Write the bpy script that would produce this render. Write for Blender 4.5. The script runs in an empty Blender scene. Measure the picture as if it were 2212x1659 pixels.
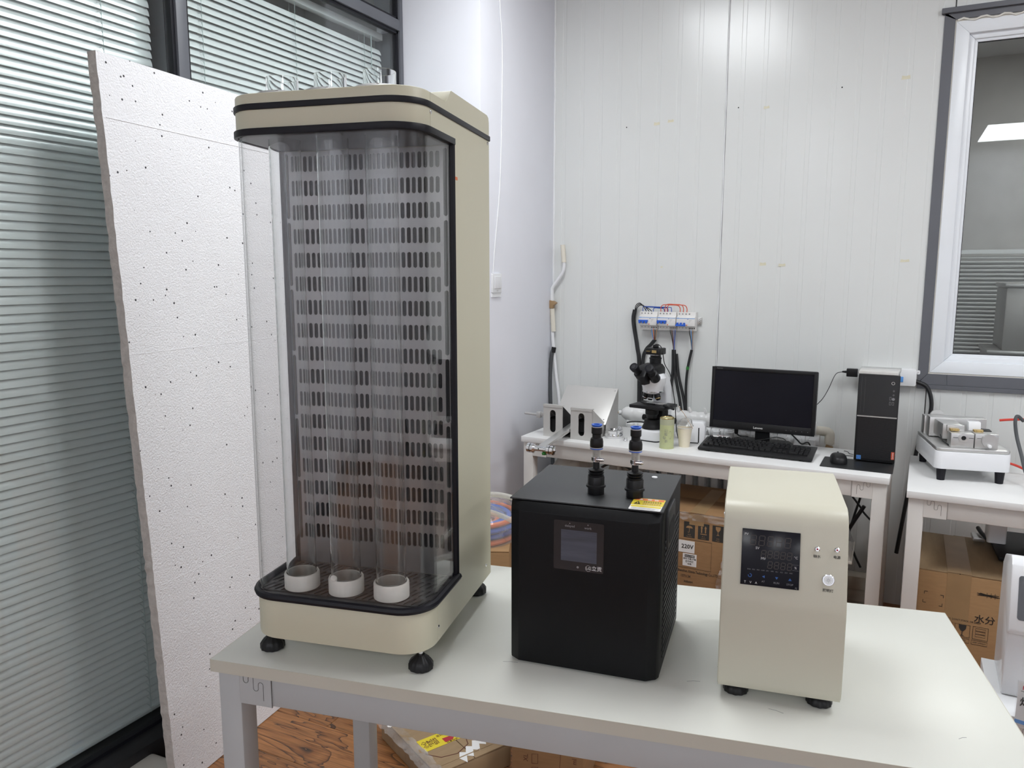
import bpy, bmesh, math, random
from mathutils import Vector, Matrix
random.seed(7)
R = math.radians
PI = math.pi
SC = bpy.context.scene
COL = SC.collection

# ------------------------------------------------------------------ camera
cam_data = bpy.data.cameras.new('camera')
cam_data.sensor_fit = 'HORIZONTAL'
cam_data.sensor_width = 36.0
cam_data.lens = 1661.0 / 2212.0 * 36.0
cam_data.clip_start = 0.05
cam = bpy.data.objects.new('camera', cam_data)
COL.objects.link(cam)
cam.location = (0, 0, 1.5)
cam.rotation_euler = (R(90 - 8.205), 0, R(26.316))
SC.camera = cam

# ------------------------------------------------------------------ world, exposure
world = bpy.data.worlds.new('world')
SC.world = world
world.use_nodes = True
world.node_tree.nodes['Background'].inputs[0].default_value = (0.62, 0.70, 0.80, 1)
world.node_tree.nodes['Background'].inputs[1].default_value = 0.30
SC.view_settings.view_transform = 'Standard'
SC.view_settings.look = 'None'
SC.view_settings.exposure = 0.0
SC.view_settings.gamma = 1.0
SC.view_settings.use_curve_mapping = False
SC.cycles.max_bounces = 12
SC.cycles.transparent_max_bounces = 24
SC.cycles.transmission_bounces = 12
SC.cycles.use_light_tree = False
SC.cycles.diffuse_bounces = 5
SC.cycles.glossy_bounces = 6
LAMP = 14.6          # radiance of the ceiling panels
CEIL = 3.05
LAMPS = [(-1.00, 2.10), (1.05, 1.95), (2.90, 1.95), (-1.00, -2.7), (1.05, -2.7), (2.90, -2.7)]

# ------------------------------------------------------------------ materials
def nt(name):
    m = bpy.data.materials.new(name)
    m.use_nodes = True
    t = m.node_tree
    return m, t, t.nodes['Principled BSDF']

def node(t, kind, **kw):
    n = t.nodes.new(kind)
    for k, v in kw.items():
        setattr(n, k, v)
    return n

def mat(name, col, rough=0.5, metal=0.0, var=0.04, scale=6.0, bump=0.0, bscale=200.0,
        spec=0.5, coat=0.0, emit=None, estr=0.0, stretch=None, rvar=0.0):
    """Principled paint with procedural colour variation and fine relief."""
    m, t, b = nt(name)
    b.inputs['Roughness'].default_value = rough
    b.inputs['Metallic'].default_value = metal
    b.inputs['Specular IOR Level'].default_value = spec
    b.inputs['Coat Weight'].default_value = coat
    b.inputs['Coat Roughness'].default_value = 0.1
    tc = node(t, 'ShaderNodeTexCoord')
    vec = tc.outputs['Object']
    if stretch:
        mp = node(t, 'ShaderNodeMapping')
        mp.inputs['Scale'].default_value = stretch
        t.links.new(vec, mp.inputs[0])
        vec = mp.outputs[0]
    nz = node(t, 'ShaderNodeTexNoise')
    nz.inputs['Scale'].default_value = scale
    nz.inputs['Detail'].default_value = 5
    t.links.new(vec, nz.inputs['Vector'])
    rp = node(t, 'ShaderNodeValToRGB')
    c = list(col)
    rp.color_ramp.elements[0].position = 0.3
    rp.color_ramp.elements[1].position = 0.7
    rp.color_ramp.elements[0].color = [max(0, x * (1 - var)) for x in c] + [1]
    rp.color_ramp.elements[1].color = [min(1, x * (1 + var)) for x in c] + [1]
    t.links.new(nz.outputs['Fac'], rp.inputs[0])
    t.links.new(rp.outputs[0], b.inputs['Base Color'])
    if rvar:
        mr = node(t, 'ShaderNodeMapRange')
        mr.inputs['To Min'].default_value = max(0, rough - rvar)
        mr.inputs['To Max'].default_value = rough + rvar
        t.links.new(nz.outputs['Fac'], mr.inputs[0])
        t.links.new(mr.outputs[0], b.inputs['Roughness'])
    if bump:
        n2 = node(t, 'ShaderNodeTexNoise')
        n2.inputs['Scale'].default_value = bscale
        n2.inputs['Detail'].default_value = 2
        t.links.new(vec, n2.inputs['Vector'])
        bp = node(t, 'ShaderNodeBump')
        bp.inputs['Strength'].default_value = bump
        bp.inputs['Distance'].default_value = 0.002
        t.links.new(n2.outputs['Fac'], bp.inputs['Height'])
        t.links.new(bp.outputs[0], b.inputs['Normal'])
    if emit:
        b.inputs['Emission Color'].default_value = list(emit) + [1]
        b.inputs['Emission Strength'].default_value = estr
    return m

def clear(name, tint=(1, 1, 1), ior=1.45, haze=0.0, rough=0.0, hcol=(0.8, 0.8, 0.8), spots=0.0):
    """Clear sheet: see-through with a Fresnel mirror and a little dust."""
    m, t, b = nt(name)
    t.nodes.remove(b)
    out = t.nodes['Material Output']
    tr = node(t, 'ShaderNodeBsdfTransparent')
    tr.inputs[0].default_value = list(tint) + [1]
    gl = node(t, 'ShaderNodeBsdfGlossy')
    gl.inputs['Roughness'].default_value = rough
    # Schlick reflectance, the same from either side of the sheet
    lw = node(t, 'ShaderNodeLayerWeight')
    lw.inputs['Blend'].default_value = 0.5
    pw = node(t, 'ShaderNodeMath', operation='POWER')
    pw.inputs[1].default_value = 5.0
    t.links.new(lw.outputs['Facing'], pw.inputs[0])
    f0 = ((ior - 1) / (ior + 1)) ** 2
    fr = node(t, 'ShaderNodeMath', operation='MULTIPLY_ADD')
    fr.inputs[1].default_value = 1 - f0
    fr.inputs[2].default_value = f0
    t.links.new(pw.outputs[0], fr.inputs[0])
    mx = node(t, 'ShaderNodeMixShader')
    t.links.new(fr.outputs[0], mx.inputs[0])
    t.links.new(tr.outputs[0], mx.inputs[1])
    t.links.new(gl.outputs[0], mx.inputs[2])
    df = node(t, 'ShaderNodeBsdfDiffuse')
    df.inputs[0].default_value = list(hcol) + [1]
    mh = node(t, 'ShaderNodeMixShader')
    mh.inputs[0].default_value = haze
    tc = node(t, 'ShaderNodeTexCoord')
    nz = node(t, 'ShaderNodeTexNoise')
    nz.inputs['Scale'].default_value = 9
    nz.inputs['Detail'].default_value = 6
    t.links.new(tc.outputs['Object'], nz.inputs['Vector'])
    mr = node(t, 'ShaderNodeMapRange')
    mr.inputs['From Min'].default_value = 0.35
    mr.inputs['From Max'].default_value = 0.75
    mr.inputs['To Min'].default_value = haze * 0.5
    mr.inputs['To Max'].default_value = haze * 1.6 + spots
    t.links.new(nz.outputs['Fac'], mr.inputs[0])
    t.links.new(mr.outputs[0], mh.inputs[0])
    t.links.new(mx.outputs[0], mh.inputs[1])
    t.links.new(df.outputs[0], mh.inputs[2])
    t.links.new(mh.outputs[0], out.inputs[0])
    return m

def glass(name, tint=(1, 1, 1), ior=1.45, rough=0.0):
    m, t, b = nt(name)
    b.inputs['Base Color'].default_value = list(tint) + [1]
    b.inputs['Roughness'].default_value = rough
    b.inputs['IOR'].default_value = ior
    b.inputs['Transmission Weight'].default_value = 1.0
    return m

def speckled(name):
    """White expanded foam: bead relief and scattered dark grains."""
    m, t, b = nt(name)
    b.inputs['Roughness'].default_value = 0.8
    tc = node(t, 'ShaderNodeTexCoord')
    v1 = node(t, 'ShaderNodeTexVoronoi')
    v1.inputs['Scale'].default_value = 40
    t.links.new(tc.outputs['Object'], v1.inputs['Vector'])
    # size of each grain differs; most cells carry none
    sep = node(t, 'ShaderNodeSeparateColor')
    t.links.new(v1.outputs['Color'], sep.inputs[0])
    mr = node(t, 'ShaderNodeMapRange')
    mr.inputs['From Min'].default_value = 0.40
    mr.inputs['From Max'].default_value = 1.0
    mr.inputs['To Min'].default_value = 0.0
    mr.inputs['To Max'].default_value = 0.125
    t.links.new(sep.outputs[0], mr.inputs[0])
    lt = node(t, 'ShaderNodeMath', operation='LESS_THAN')
    t.links.new(v1.outputs['Distance'], lt.inputs[0])
    t.links.new(mr.outputs[0], lt.inputs[1])
    nz = node(t, 'ShaderNodeTexNoise')
    nz.inputs['Scale'].default_value = 3
    t.links.new(tc.outputs['Object'], nz.inputs['Vector'])
    base = node(t, 'ShaderNodeMix', data_type='RGBA')
    base.inputs['A'].default_value = (0.80, 0.80, 0.82, 1)
    base.inputs['B'].default_value = (0.86, 0.86, 0.87, 1)
    t.links.new(nz.outputs['Fac'], base.inputs['Factor'])
    mx = node(t, 'ShaderNodeMix', data_type='RGBA')
    mx.inputs['B'].default_value = (0.05, 0.05, 0.055, 1)
    t.links.new(lt.outputs[0], mx.inputs['Factor'])
    t.links.new(base.outputs['Result'], mx.inputs['A'])
    t.links.new(mx.outputs['Result'], b.inputs['Base Color'])
    v2 = node(t, 'ShaderNodeTexVoronoi')
    v2.inputs['Scale'].default_value = 210
    t.links.new(tc.outputs['Object'], v2.inputs['Vector'])
    bp = node(t, 'ShaderNodeBump')
    bp.inputs['Strength'].default_value = 0.6
    bp.inputs['Distance'].default_value = 0.002
    bp.invert = True
    t.links.new(v2.outputs['Distance'], bp.inputs['Height'])
    t.links.new(bp.outputs[0], b.inputs['Normal'])
    return m

def wood(name):
    """Brown oak laminate, dark open grain along local X, tone differs per plank."""
    m, t, b = nt(name)
    b.inputs['Roughness'].default_value = 0.38
    tc = node(t, 'ShaderNodeTexCoord')
    oi = node(t, 'ShaderNodeObjectInfo')
    ad = node(t, 'ShaderNodeVectorMath', operation='MULTIPLY_ADD')
    ad.inputs[1].default_value = (1, 1, 1)
    t.links.new(tc.outputs['Object'], ad.inputs[0])
    sc = node(t, 'ShaderNodeVectorMath', operation='SCALE')
    cb = node(t, 'ShaderNodeCombineXYZ')
    for i in range(3):
        t.links.new(oi.outputs['Random'], cb.inputs[i])
    t.links.new(cb.outputs[0], sc.inputs[0])
    sc.inputs['Scale'].default_value = 37.0
    t.links.new(sc.outputs[0], ad.inputs[2])
    mp = node(t, 'ShaderNodeMapping')
    mp.inputs['Scale'].default_value = (1.5, 7.5, 1.0)
    t.links.new(ad.outputs[0], mp.inputs[0])
    n1 = node(t, 'ShaderNodeTexNoise')
    n1.inputs['Scale'].default_value = 1.6
    n1.inputs['Detail'].default_value = 3
    n1.inputs['Distortion'].default_value = 0.6
    t.links.new(mp.outputs[0], n1.inputs['Vector'])
    # rings of the distorted noise give cathedral grain
    ml = node(t, 'ShaderNodeMath', operation='MULTIPLY')
    ml.inputs[1].default_value = 7.5
    t.links.new(n1.outputs['Fac'], ml.inputs[0])
    fr = node(t, 'ShaderNodeMath', operation='FRACT')
    t.links.new(ml.outputs[0], fr.inputs[0])
    r1 = node(t, 'ShaderNodeValToRGB')
    r1.color_ramp.elements[0].position = 0.0
    r1.color_ramp.elements[0].color = (0.03, 0.022, 0.018, 1)
    r1.color_ramp.elements[1].position = 0.15
    r1.color_ramp.elements[1].color = (0.22, 0.088, 0.03, 1)
    e = r1.color_ramp.elements.new(0.6)
    e.color = (0.31, 0.135, 0.048, 1)
    t.links.new(fr.outputs[0], r1.inputs[0])
    mp2 = node(t, 'ShaderNodeMapping')
    mp2.inputs['Scale'].default_value = (5.0, 150.0, 1.0)
    t.links.new(ad.outputs[0], mp2.inputs[0])
    n2 = node(t, 'ShaderNodeTexNoise')
    n2.inputs['Scale'].default_value = 1.5
    n2.inputs['Detail'].default_value = 4
    t.links.new(mp2.outputs[0], n2.inputs['Vector'])
    mr = node(t, 'ShaderNodeMapRange')
    mr.inputs['From Min'].default_value = 0.3
    mr.inputs['From Max'].default_value = 0.7
    mr.inputs['To Min'].default_value = 0.62
    mr.inputs['To Max'].default_value = 1.2
    t.links.new(n2.outputs['Fac'], mr.inputs[0])
    mr2 = node(t, 'ShaderNodeMapRange')
    mr2.inputs['To Min'].default_value = 0.8
    mr2.inputs['To Max'].default_value = 1.2
    t.links.new(oi.outputs['Random'], mr2.inputs[0])
    mm = node(t, 'ShaderNodeMath', operation='MULTIPLY')
    t.links.new(mr.outputs[0], mm.inputs[0])
    t.links.new(mr2.outputs[0], mm.inputs[1])
    vs = node(t, 'ShaderNodeVectorMath', operation='SCALE')
    t.links.new(r1.outputs[0], vs.inputs[0])
    t.links.new(mm.outputs[0], vs.inputs['Scale'])
    t.links.new(vs.outputs[0], b.inputs['Base Color'])
    bp = node(t, 'ShaderNodeBump')
    bp.inputs['Strength'].default_value = 0.25
    bp.inputs['Distance'].default_value = 0.001
    t.links.new(n2.outputs['Fac'], bp.inputs['Height'])
    t.links.new(bp.outputs[0], b.inputs['Normal'])
    return m

M = {}
def defmats():
    M['wall'] = mat('painted_steel_panel', (0.70, 0.715, 0.70), 0.22, var=0.012, scale=2, bump=0.05, bscale=3, spec=0.5)
    M['plaster'] = mat('white_plaster', (0.78, 0.79, 0.84), 0.75, var=0.015, scale=4, bump=0.05, bscale=60)
    M['ceil'] = mat('ceiling_paint', (0.74, 0.74, 0.75), 0.8, var=0.02)
    M['farwall'] = mat('grey_paint', (0.58, 0.58, 0.57), 0.8, var=0.05)
    M['frame'] = mat('grey_aluminium', (0.105, 0.11, 0.125), 0.42, var=0.06)
    M['kick'] = mat('black_aluminium', (0.022, 0.022, 0.024), 0.35, var=0.1)
    M['flash'] = mat('grey_flashing', (0.115, 0.12, 0.135), 0.38, var=0.05)
    M['pvc'] = mat('white_pvc', (0.80, 0.83, 0.86), 0.3, var=0.015)
    M['rubber'] = mat('black_rubber', (0.010, 0.010, 0.014), 0.45, var=0.15, spec=0.25)
    M['slat'] = mat('silver_slat', (0.82, 0.85, 0.85), 0.26, metal=0.2, var=0.03, scale=2)
    M['cord'] = mat('blind_cord', (0.40, 0.47, 0.47), 0.7)
    M['foam'] = speckled('foam_board')
    M['foamedge'] = mat('foam_edge', (0.50, 0.47, 0.44), 0.9, var=0.12, scale=60, bump=0.8, bscale=160)
    M['wood'] = wood('oak_laminate')
    M['subfloor'] = mat('dark_joint', (0.03, 0.02, 0.015), 0.8)
    M['ivory'] = mat('ivory_powder_coat', (0.60, 0.578, 0.44), 0.42, var=0.012, scale=3, bump=0.05, bscale=900)
    M['ivory2'] = mat('ivory_powder_coat_box', (0.585, 0.565, 0.46), 0.40, var=0.012, scale=3, bump=0.05, bscale=900)
    M['tabletop'] = mat('cream_laminate', (0.66, 0.665, 0.61), 0.33, var=0.02, scale=5, rvar=0.04)
    M['benchtop'] = mat('white_laminate', (0.78, 0.78, 0.77), 0.4, var=0.015)
    M['leg'] = mat('warm_grey_coat', (0.47, 0.485, 0.485), 0.5, var=0.02)
    M['legw'] = mat('off_white_coat', (0.66, 0.64, 0.61), 0.5, var=0.02)
    M['seam'] = mat('dark_seam', (0.07, 0.065, 0.06), 0.7)
    M['black'] = mat('black_plastic', (0.012, 0.012, 0.013), 0.42, var=0.1, spec=0.3, bump=0.05, bscale=700)
    M['blackgl'] = mat('gloss_black', (0.026, 0.027, 0.030), 0.22, var=0.1)
    M['matte'] = mat('matt_black_steel', (0.006, 0.0065, 0.0072), 0.48, var=0.1, spec=0.2, bump=0.15, bscale=900)
    M['mattetop'] = mat('black_powder_coat', (0.026, 0.028, 0.030), 0.46, var=0.08, bump=0.15, bscale=900)
    M['steel'] = mat('brushed_stainless', (0.36, 0.355, 0.35), 0.32, metal=0.75, var=0.06, scale=3, stretch=(8, 1, 1))
    M['darksteel'] = mat('dusty_dark_steel', (0.085, 0.082, 0.08), 0.5, metal=0.4, var=0.45, scale=14)
    M['chrome'] = mat('chrome', (0.78, 0.78, 0.79), 0.12, metal=1.0, var=0.03)
    M['alu'] = mat('satin_aluminium', (0.62, 0.62, 0.61), 0.38, metal=0.8, var=0.04)
    M['sheet'] = mat('coated_sheet_steel', (0.56, 0.55, 0.53), 0.4, metal=0.3, var=0.03)
    M['nylon'] = mat('white_nylon', (0.74, 0.72, 0.66), 0.55, var=0.06, scale=40)
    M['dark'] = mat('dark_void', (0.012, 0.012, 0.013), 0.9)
    M['acrylic'] = clear('clear_acrylic', (0.985, 0.985, 0.985), 1.49, haze=0.008, hcol=(0.75, 0.75, 0.75))
    M['pane'] = clear('window_glass', (0.965, 0.985, 0.98), 1.52, haze=0.004)
    M['tube'] = glass('borosilicate', (0.97, 0.98, 0.98), 1.46)
    M['hose'] = clear('clear_hose', (0.93, 0.91, 0.86), 1.5, haze=0.34, rough=0.12, hcol=(0.85, 0.84, 0.80))
    M['film'] = clear('plastic_film', (0.97, 0.96, 0.94), 1.6, haze=0.08, rough=0.10, spots=0.22)
    M['white'] = mat('white_paint', (0.80, 0.81, 0.82), 0.35, var=0.015)
    M['whitegl'] = mat('gloss_white', (0.80, 0.81, 0.83), 0.2, var=0.01)
    M['carton'] = mat('kraft_carton', (0.36, 0.215, 0.10), 0.8, var=0.06, scale=20, bump=0.15, bscale=120, stretch=(1, 1, 6))
    M['carton2'] = mat('kraft_carton_brown', (0.29, 0.165, 0.075), 0.8, var=0.07, scale=18, bump=0.15, bscale=120, stretch=(1, 1, 6))
    M['carton3'] = mat('kraft_carton_grey', (0.31, 0.215, 0.12), 0.8, var=0.07, scale=14, bump=0.15, bscale=120, stretch=(6, 1, 1))
    M['packtape'] = mat('packing_tape', (0.34, 0.22, 0.11), 0.42, var=0.08, scale=12)
    M['ink'] = mat('black_ink', (0.025, 0.022, 0.02), 0.7)
    M['inkbr'] = mat('brown_ink', (0.11, 0.035, 0.022), 0.8)
    M['inkdk'] = mat('charcoal_ink', (0.035, 0.033, 0.03), 0.8, var=0.2)
    M['paper'] = mat('white_paper', (0.76, 0.76, 0.75), 0.7, var=0.02)
    M['yellow'] = mat('yellow_print', (0.74, 0.60, 0.04), 0.45)
    M['orange'] = mat('orange_print', (0.72, 0.17, 0.04), 0.45)
    M['red'] = mat('red_plastic', (0.62, 0.05, 0.03), 0.4)
    M['redink'] = mat('red_print', (0.42, 0.03, 0.05), 0.5)
    M['blue'] = mat('blue_plastic', (0.02, 0.11, 0.55), 0.35)
    M['bluew'] = mat('blue_wire', (0.015, 0.07, 0.36), 0.4)
    M['ltblue'] = mat('light_blue_print', (0.10, 0.30, 0.68), 0.5)
    M['redw'] = mat('red_wire', (0.60, 0.10, 0.05), 0.4)
    M['green'] = mat('green_knob', (0.03, 0.22, 0.04), 0.4)
    M['violet'] = mat('violet_wire', (0.30, 0.29, 0.48), 0.5)
    M['brownw'] = mat('brown_wire', (0.38, 0.22, 0.10), 0.5)
    M['cable'] = mat('black_cable', (0.014, 0.015, 0.016), 0.5)
    M['greyc'] = mat('grey_hose', (0.07, 0.075, 0.08), 0.55)
    M['whitepr'] = mat('white_print', (0.62, 0.62, 0.62), 0.6)
    M['dimpr'] = mat('dim_print', (0.22, 0.22, 0.23), 0.6)
    M['segm'] = mat('unlit_segment', (0.045, 0.032, 0.026), 0.5)
    M['bluekey'] = mat('blue_key_print', (0.015, 0.10, 0.36), 0.5)
    M['disp'] = mat('display_face', (0.009, 0.009, 0.014), 0.2, var=0.1, spec=0.2)
    M['lcd'] = mat('lcd_glass', (0.075, 0.085, 0.11), 0.16, var=0.3, scale=25, stretch=(0.3, 1, 3))
    M['ivorypl'] = mat('ivory_plastic', (0.72, 0.68, 0.58), 0.4)
    M['brkr'] = mat('breaker_plastic', (0.74, 0.73, 0.71), 0.45)
    M['radi'] = mat('radiator_paint', (0.80, 0.81, 0.81), 0.45, var=0.05, scale=20)
    M['wrap'] = mat('white_wrap', (0.80, 0.80, 0.79), 0.28, var=0.03, scale=30, bump=0.5, bscale=60)
    M['can'] = mat('pale_green_can', (0.52, 0.56, 0.30), 0.45, var=0.04, scale=30)
    M['candk'] = mat('green_lid_band', (0.46, 0.48, 0.33), 0.45, var=0.04)
    M['gold'] = mat('gold_rim', (0.62, 0.50, 0.24), 0.25, metal=0.9)
    M['cup'] = mat('cream_paper_cup', (0.80, 0.73, 0.58), 0.6, var=0.05)
    M['brass'] = mat('brass', (0.58, 0.42, 0.18), 0.3, metal=0.9)
    M['tape'] = mat('yellowed_tape', (0.66, 0.63, 0.48), 0.5, var=0.06, scale=40)
    M['bag'] = mat('pale_plastic_bag', (0.62, 0.59, 0.53), 0.5, var=0.06, scale=8, bump=0.4, bscale=30)
    M['screen'] = mat('grey_touchscreen', (0.085, 0.09, 0.10), 0.3)
    M['wstruct'] = mat('whitewash_timber', (0.55, 0.50, 0.42), 0.7, var=0.15, scale=10)
    M['edging'] = mat('ivory_edging', (0.57, 0.555, 0.475), 0.4, var=0.02)
    M['roof'] = mat('chamber_roof', (0.05, 0.05, 0.052), 0.35, metal=0.5, var=0.3, scale=12)
    M['lamp'] = mat('lamp_diffuser', (0.9, 0.9, 0.9), 0.5, emit=(0.965, 1.0, 1.03), estr=LAMP)
    M['mesh'] = mat('perforated_black', (0.012, 0.012, 0.014), 0.4)
defmats()

# ------------------------------------------------------------------ mesh helpers
class MB:
    def __init__(s):
        s.v, s.f = [], []
    def add(s, vs, fs):
        o = len(s.v)
        s.v += [tuple(p) for p in vs]
        s.f += [tuple(i + o for i in f) for f in fs]
        return s
    def box(s, x0, x1, y0, y1, z0, z1):
        return s.add([(x0, y0, z0), (x1, y0, z0), (x1, y1, z0), (x0, y1, z0), (x0, y0, z1), (x1, y0, z1), (x1, y1, z1), (x0, y1, z1)],
                     [(0, 3, 2, 1), (4, 5, 6, 7), (0, 1, 5, 4), (1, 2, 6, 5), (2, 3, 7, 6), (3, 0, 4, 7)])
    def obox(s, c, ax, hx, hy, hz):
        """oriented box: centre, 3 axes, half sizes"""
        c = Vector(c); X, Y, Z = [Vector(a) for a in ax]
        vs = [c + X * hx * i + Y * hy * j + Z * hz * k for k in (-1, 1) for j in (-1, 1) for i in (-1, 1)]
        return s.add(vs, [(0, 2, 3, 1), (4, 5, 7, 6), (0, 1, 5, 4), (1, 3, 7, 5), (3, 2, 6, 7), (2, 0, 4, 6)])
    def prism(s, poly, a, b, ax='z'):
        n = len(poly)
        def P(p, w):
            return (p[0], p[1], w) if ax == 'z' else (p[0], w, p[1]) if ax == 'y' else (w, p[0], p[1])
        vs = [P(p, a) for p in poly] + [P(p, b) for p in poly]
        fs = [tuple(range(n - 1, -1, -1)), tuple(range(n, 2 * n))]
        fs += [(i, (i + 1) % n, n + (i + 1) % n, n + i) for i in range(n)]
        return s.add(vs, fs)
    def cyl(s, p0, p1, r0, r1=None, n=16, cap=True):
        if r1 is None: r1 = r0
        p0, p1 = Vector(p0), Vector(p1)
        d = (p1 - p0).normalized()
        a = d.orthogonal().normalized(); b = d.cross(a)
        vs = []
        for p, r in ((p0, r0), (p1, r1)):
            vs += [p + (a * math.cos(2 * PI * i / n) + b * math.sin(2 * PI * i / n)) * r for i in range(n)]
        fs = [(i, (i + 1) % n, n + (i + 1) % n, n + i) for i in range(n)]
        if cap: fs += [tuple(range(n - 1, -1, -1)), tuple(range(n, 2 * n))]
        return s.add(vs, fs)
    def lathe(s, prof, n=24, c=(0, 0, 0), axis='z', rip=0, ripa=0.0):
        """profile [(r, h)] turned round an axis; rip ridges of depth ripa"""
        vs, fs = [], []
        for r, h in prof:
            for i in range(n):
                t = 2 * PI * i / n
                rr = r * (1 + (ripa * math.cos(rip * t) if rip else 0))
                x, y = rr * math.cos(t), rr * math.sin(t)
                p = (x, y, h) if axis == 'z' else (x, h, y) if axis == 'y' else (h, x, y)
                vs.append((p[0] + c[0], p[1] + c[1], p[2] + c[2]))
        m = len(prof)
        for k in range(m - 1):
            for i in range(n):
                j = (i + 1) % n
                fs.append((k * n + i, k * n + j, (k + 1) * n + j, (k + 1) * n + i))
        if prof[0][0] > 1e-6: fs.append(tuple(range(n - 1, -1, -1)))
        if prof[-1][0] > 1e-6: fs.append(tuple((m - 1) * n + i for i in range(n)))
        return s.add(vs, fs)
    def ring(s, prof, n=32, c=(0, 0, 0), axis='z'):
        """closed profile turned round an axis (a tube wall)"""
        vs, fs = [], []
        for r, h in prof:
            for i in range(n):
                t = 2 * PI * i / n
                x, y = r * math.cos(t), r * math.sin(t)
                p = (x, y, h) if axis == 'z' else (x, h, y) if axis == 'y' else (h, x, y)
                vs.append((p[0] + c[0], p[1] + c[1], p[2] + c[2]))
        m = len(prof)
        for k in range(m):
            k2 = (k + 1) % m
            for i in range(n):
                j = (i + 1) % n
                fs.append((k * n + i, k * n + j, k2 * n + j, k2 * n + i))
        return s.add(vs, fs)
    def tube(s, pts, r, n=8, closed=False, flat=None):
        pts = [Vector(p) for p in pts]
        k = len(pts)
        tan = []
        for i in range(k):
            a = pts[(i - 1) % k] if (closed or i > 0) else pts[i]
            b = pts[(i + 1) % k] if (closed or i < k - 1) else pts[i]
            tan.append((b - a).normalized())
        up = tan[0].orthogonal().normalized()
        if flat: up = Vector(flat)
        vs = []
        rr = r if isinstance(r, (list, tuple)) else [r] * k
        for i in range(k):
            up = (up - tan[i] * up.dot(tan[i]))
            up = up.normalized() if up.length > 1e-6 else tan[i].orthogonal().normalized()
            sd = tan[i].cross(up)
            vs += [pts[i] + (up * math.cos(2 * PI * j / n) + sd * math.sin(2 * PI * j / n)) * rr[i] for j in range(n)]
        fs = []
        for i in range(k if closed else k - 1):
            i2 = (i + 1) % k
            fs += [(i * n + j, i * n + (j + 1) % n, i2 * n + (j + 1) % n, i2 * n + j) for j in range(n)]
        if not closed:
            fs += [tuple(range(n - 1, -1, -1)), tuple((k - 1) * n + j for j in range(n))]
        return s.add(vs, fs)
    def band(s, pts, w, t, up=(0, 0, 1), closed=False):
        """rectangular section swept along a path lying across `up`"""
        pts = [Vector(p) for p in pts]; up = Vector(up); k = len(pts); vs = []
        for i in range(k):
            a = pts[(i - 1) % k] if (closed or i > 0) else pts[i]
            b = pts[(i + 1) % k] if (closed or i < k - 1) else pts[i]
            n = (b - a).normalized().cross(up).normalized()
            for q, z in ((-t / 2, -w / 2), (t / 2, -w / 2), (t / 2, w / 2), (-t / 2, w / 2)):
                vs.append(pts[i] + n * q + up * z)
        fs = []
        for i in range(k if closed else k - 1):
            i2 = (i + 1) % k
            fs += [(i * 4 + j, i * 4 + (j + 1) % 4, i2 * 4 + (j + 1) % 4, i2 * 4 + j) for j in range(4)]
        if not closed:
            fs += [(3, 2, 1, 0), tuple((k - 1) * 4 + j for j in range(4))]
        return s.add(vs, fs)
    def quad(s, a, b, c, d):
        return s.add([a, b, c, d], [(0, 1, 2, 3)])
    def mesh(s, name, bev=0.0, seg=2, ang=35):
        bm = bmesh.new()
        vs = [bm.verts.new(p) for p in s.v]
        for f in s.f:
            if len(set(f)) > 2:
                try: bm.faces.new([vs[i] for i in f])
                except ValueError: pass
        bmesh.ops.recalc_face_normals(bm, faces=bm.faces[:])
        if bev:
            ed = [e for e in bm.edges if len(e.link_faces) == 2 and e.calc_face_angle(0) > R(30)]
            if ed:
                bmesh.ops.bevel(bm, geom=ed, offset=bev, segments=seg, profile=0.5, affect='EDGES', clamp_overlap=True)
        for f in bm.faces: f.smooth = True
        me = bpy.data.meshes.new(name)
        bm.to_mesh(me); bm.free()
        me.set_sharp_from_angle(angle=R(ang))
        return me
    def build(s, name, m, parent=None, loc=None, rot=None, bev=0.0, seg=2, ang=35):
        return link(name, s.mesh(name, bev, seg, ang), m, parent, loc, rot)

def link(name, me, m, parent=None, loc=None, rot=None):
    o = bpy.data.objects.new(name, me)
    COL.objects.link(o)
    if m is not None and not me.materials:
        me.materials.append(M[m] if isinstance(m, str) else m)
    if parent: o.parent = parent
    if loc: o.location = loc
    if rot: o.rotation_euler = rot
    return o

def tag(o, label=None, cat=None, group=None, kind=None):
    if label: o['label'] = label
    if cat: o['category'] = cat
    if group: o['group'] = group
    if kind: o['kind'] = kind
    return o

def thing(name, label, cat, loc=(0, 0, 0), rz=0.0, group=None, kind=None):
    o = bpy.data.objects.new(name, None)
    o.empty_display_size = 0.05
    COL.objects.link(o)
    o.location = loc
    o.rotation_euler = (0, 0, R(rz))
    return tag(o, label, cat, group, kind)

def struct(name, mb, m, parent=None, **kw):
    o = mb.build(name, m, parent, **kw)
    if not parent: o['kind'] = 'structure'
    return o

def rrect(x0, x1, y0, y1, r, n=5):
    """rounded rectangle, r a number or radii (x0y0, x1y0, x1y1, x0y1)"""
    rs = r if isinstance(r, (list, tuple)) else [r] * 4
    out = []
    for (cx, cy, a0), q in zip(((x0, y0, 180), (x1, y0, 270), (x1, y1, 0), (x0, y1, 90)), rs):
        if q <= 1e-6:
            out.append((cx, cy)); continue
        ox = cx + (q if cx == x0 else -q); oy = cy + (q if cy == y0 else -q)
        for i in range(n + 1):
            t = R(a0 + 90 * i / n)
            out.append((ox + q * math.cos(t), oy + q * math.sin(t)))
    return out

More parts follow.
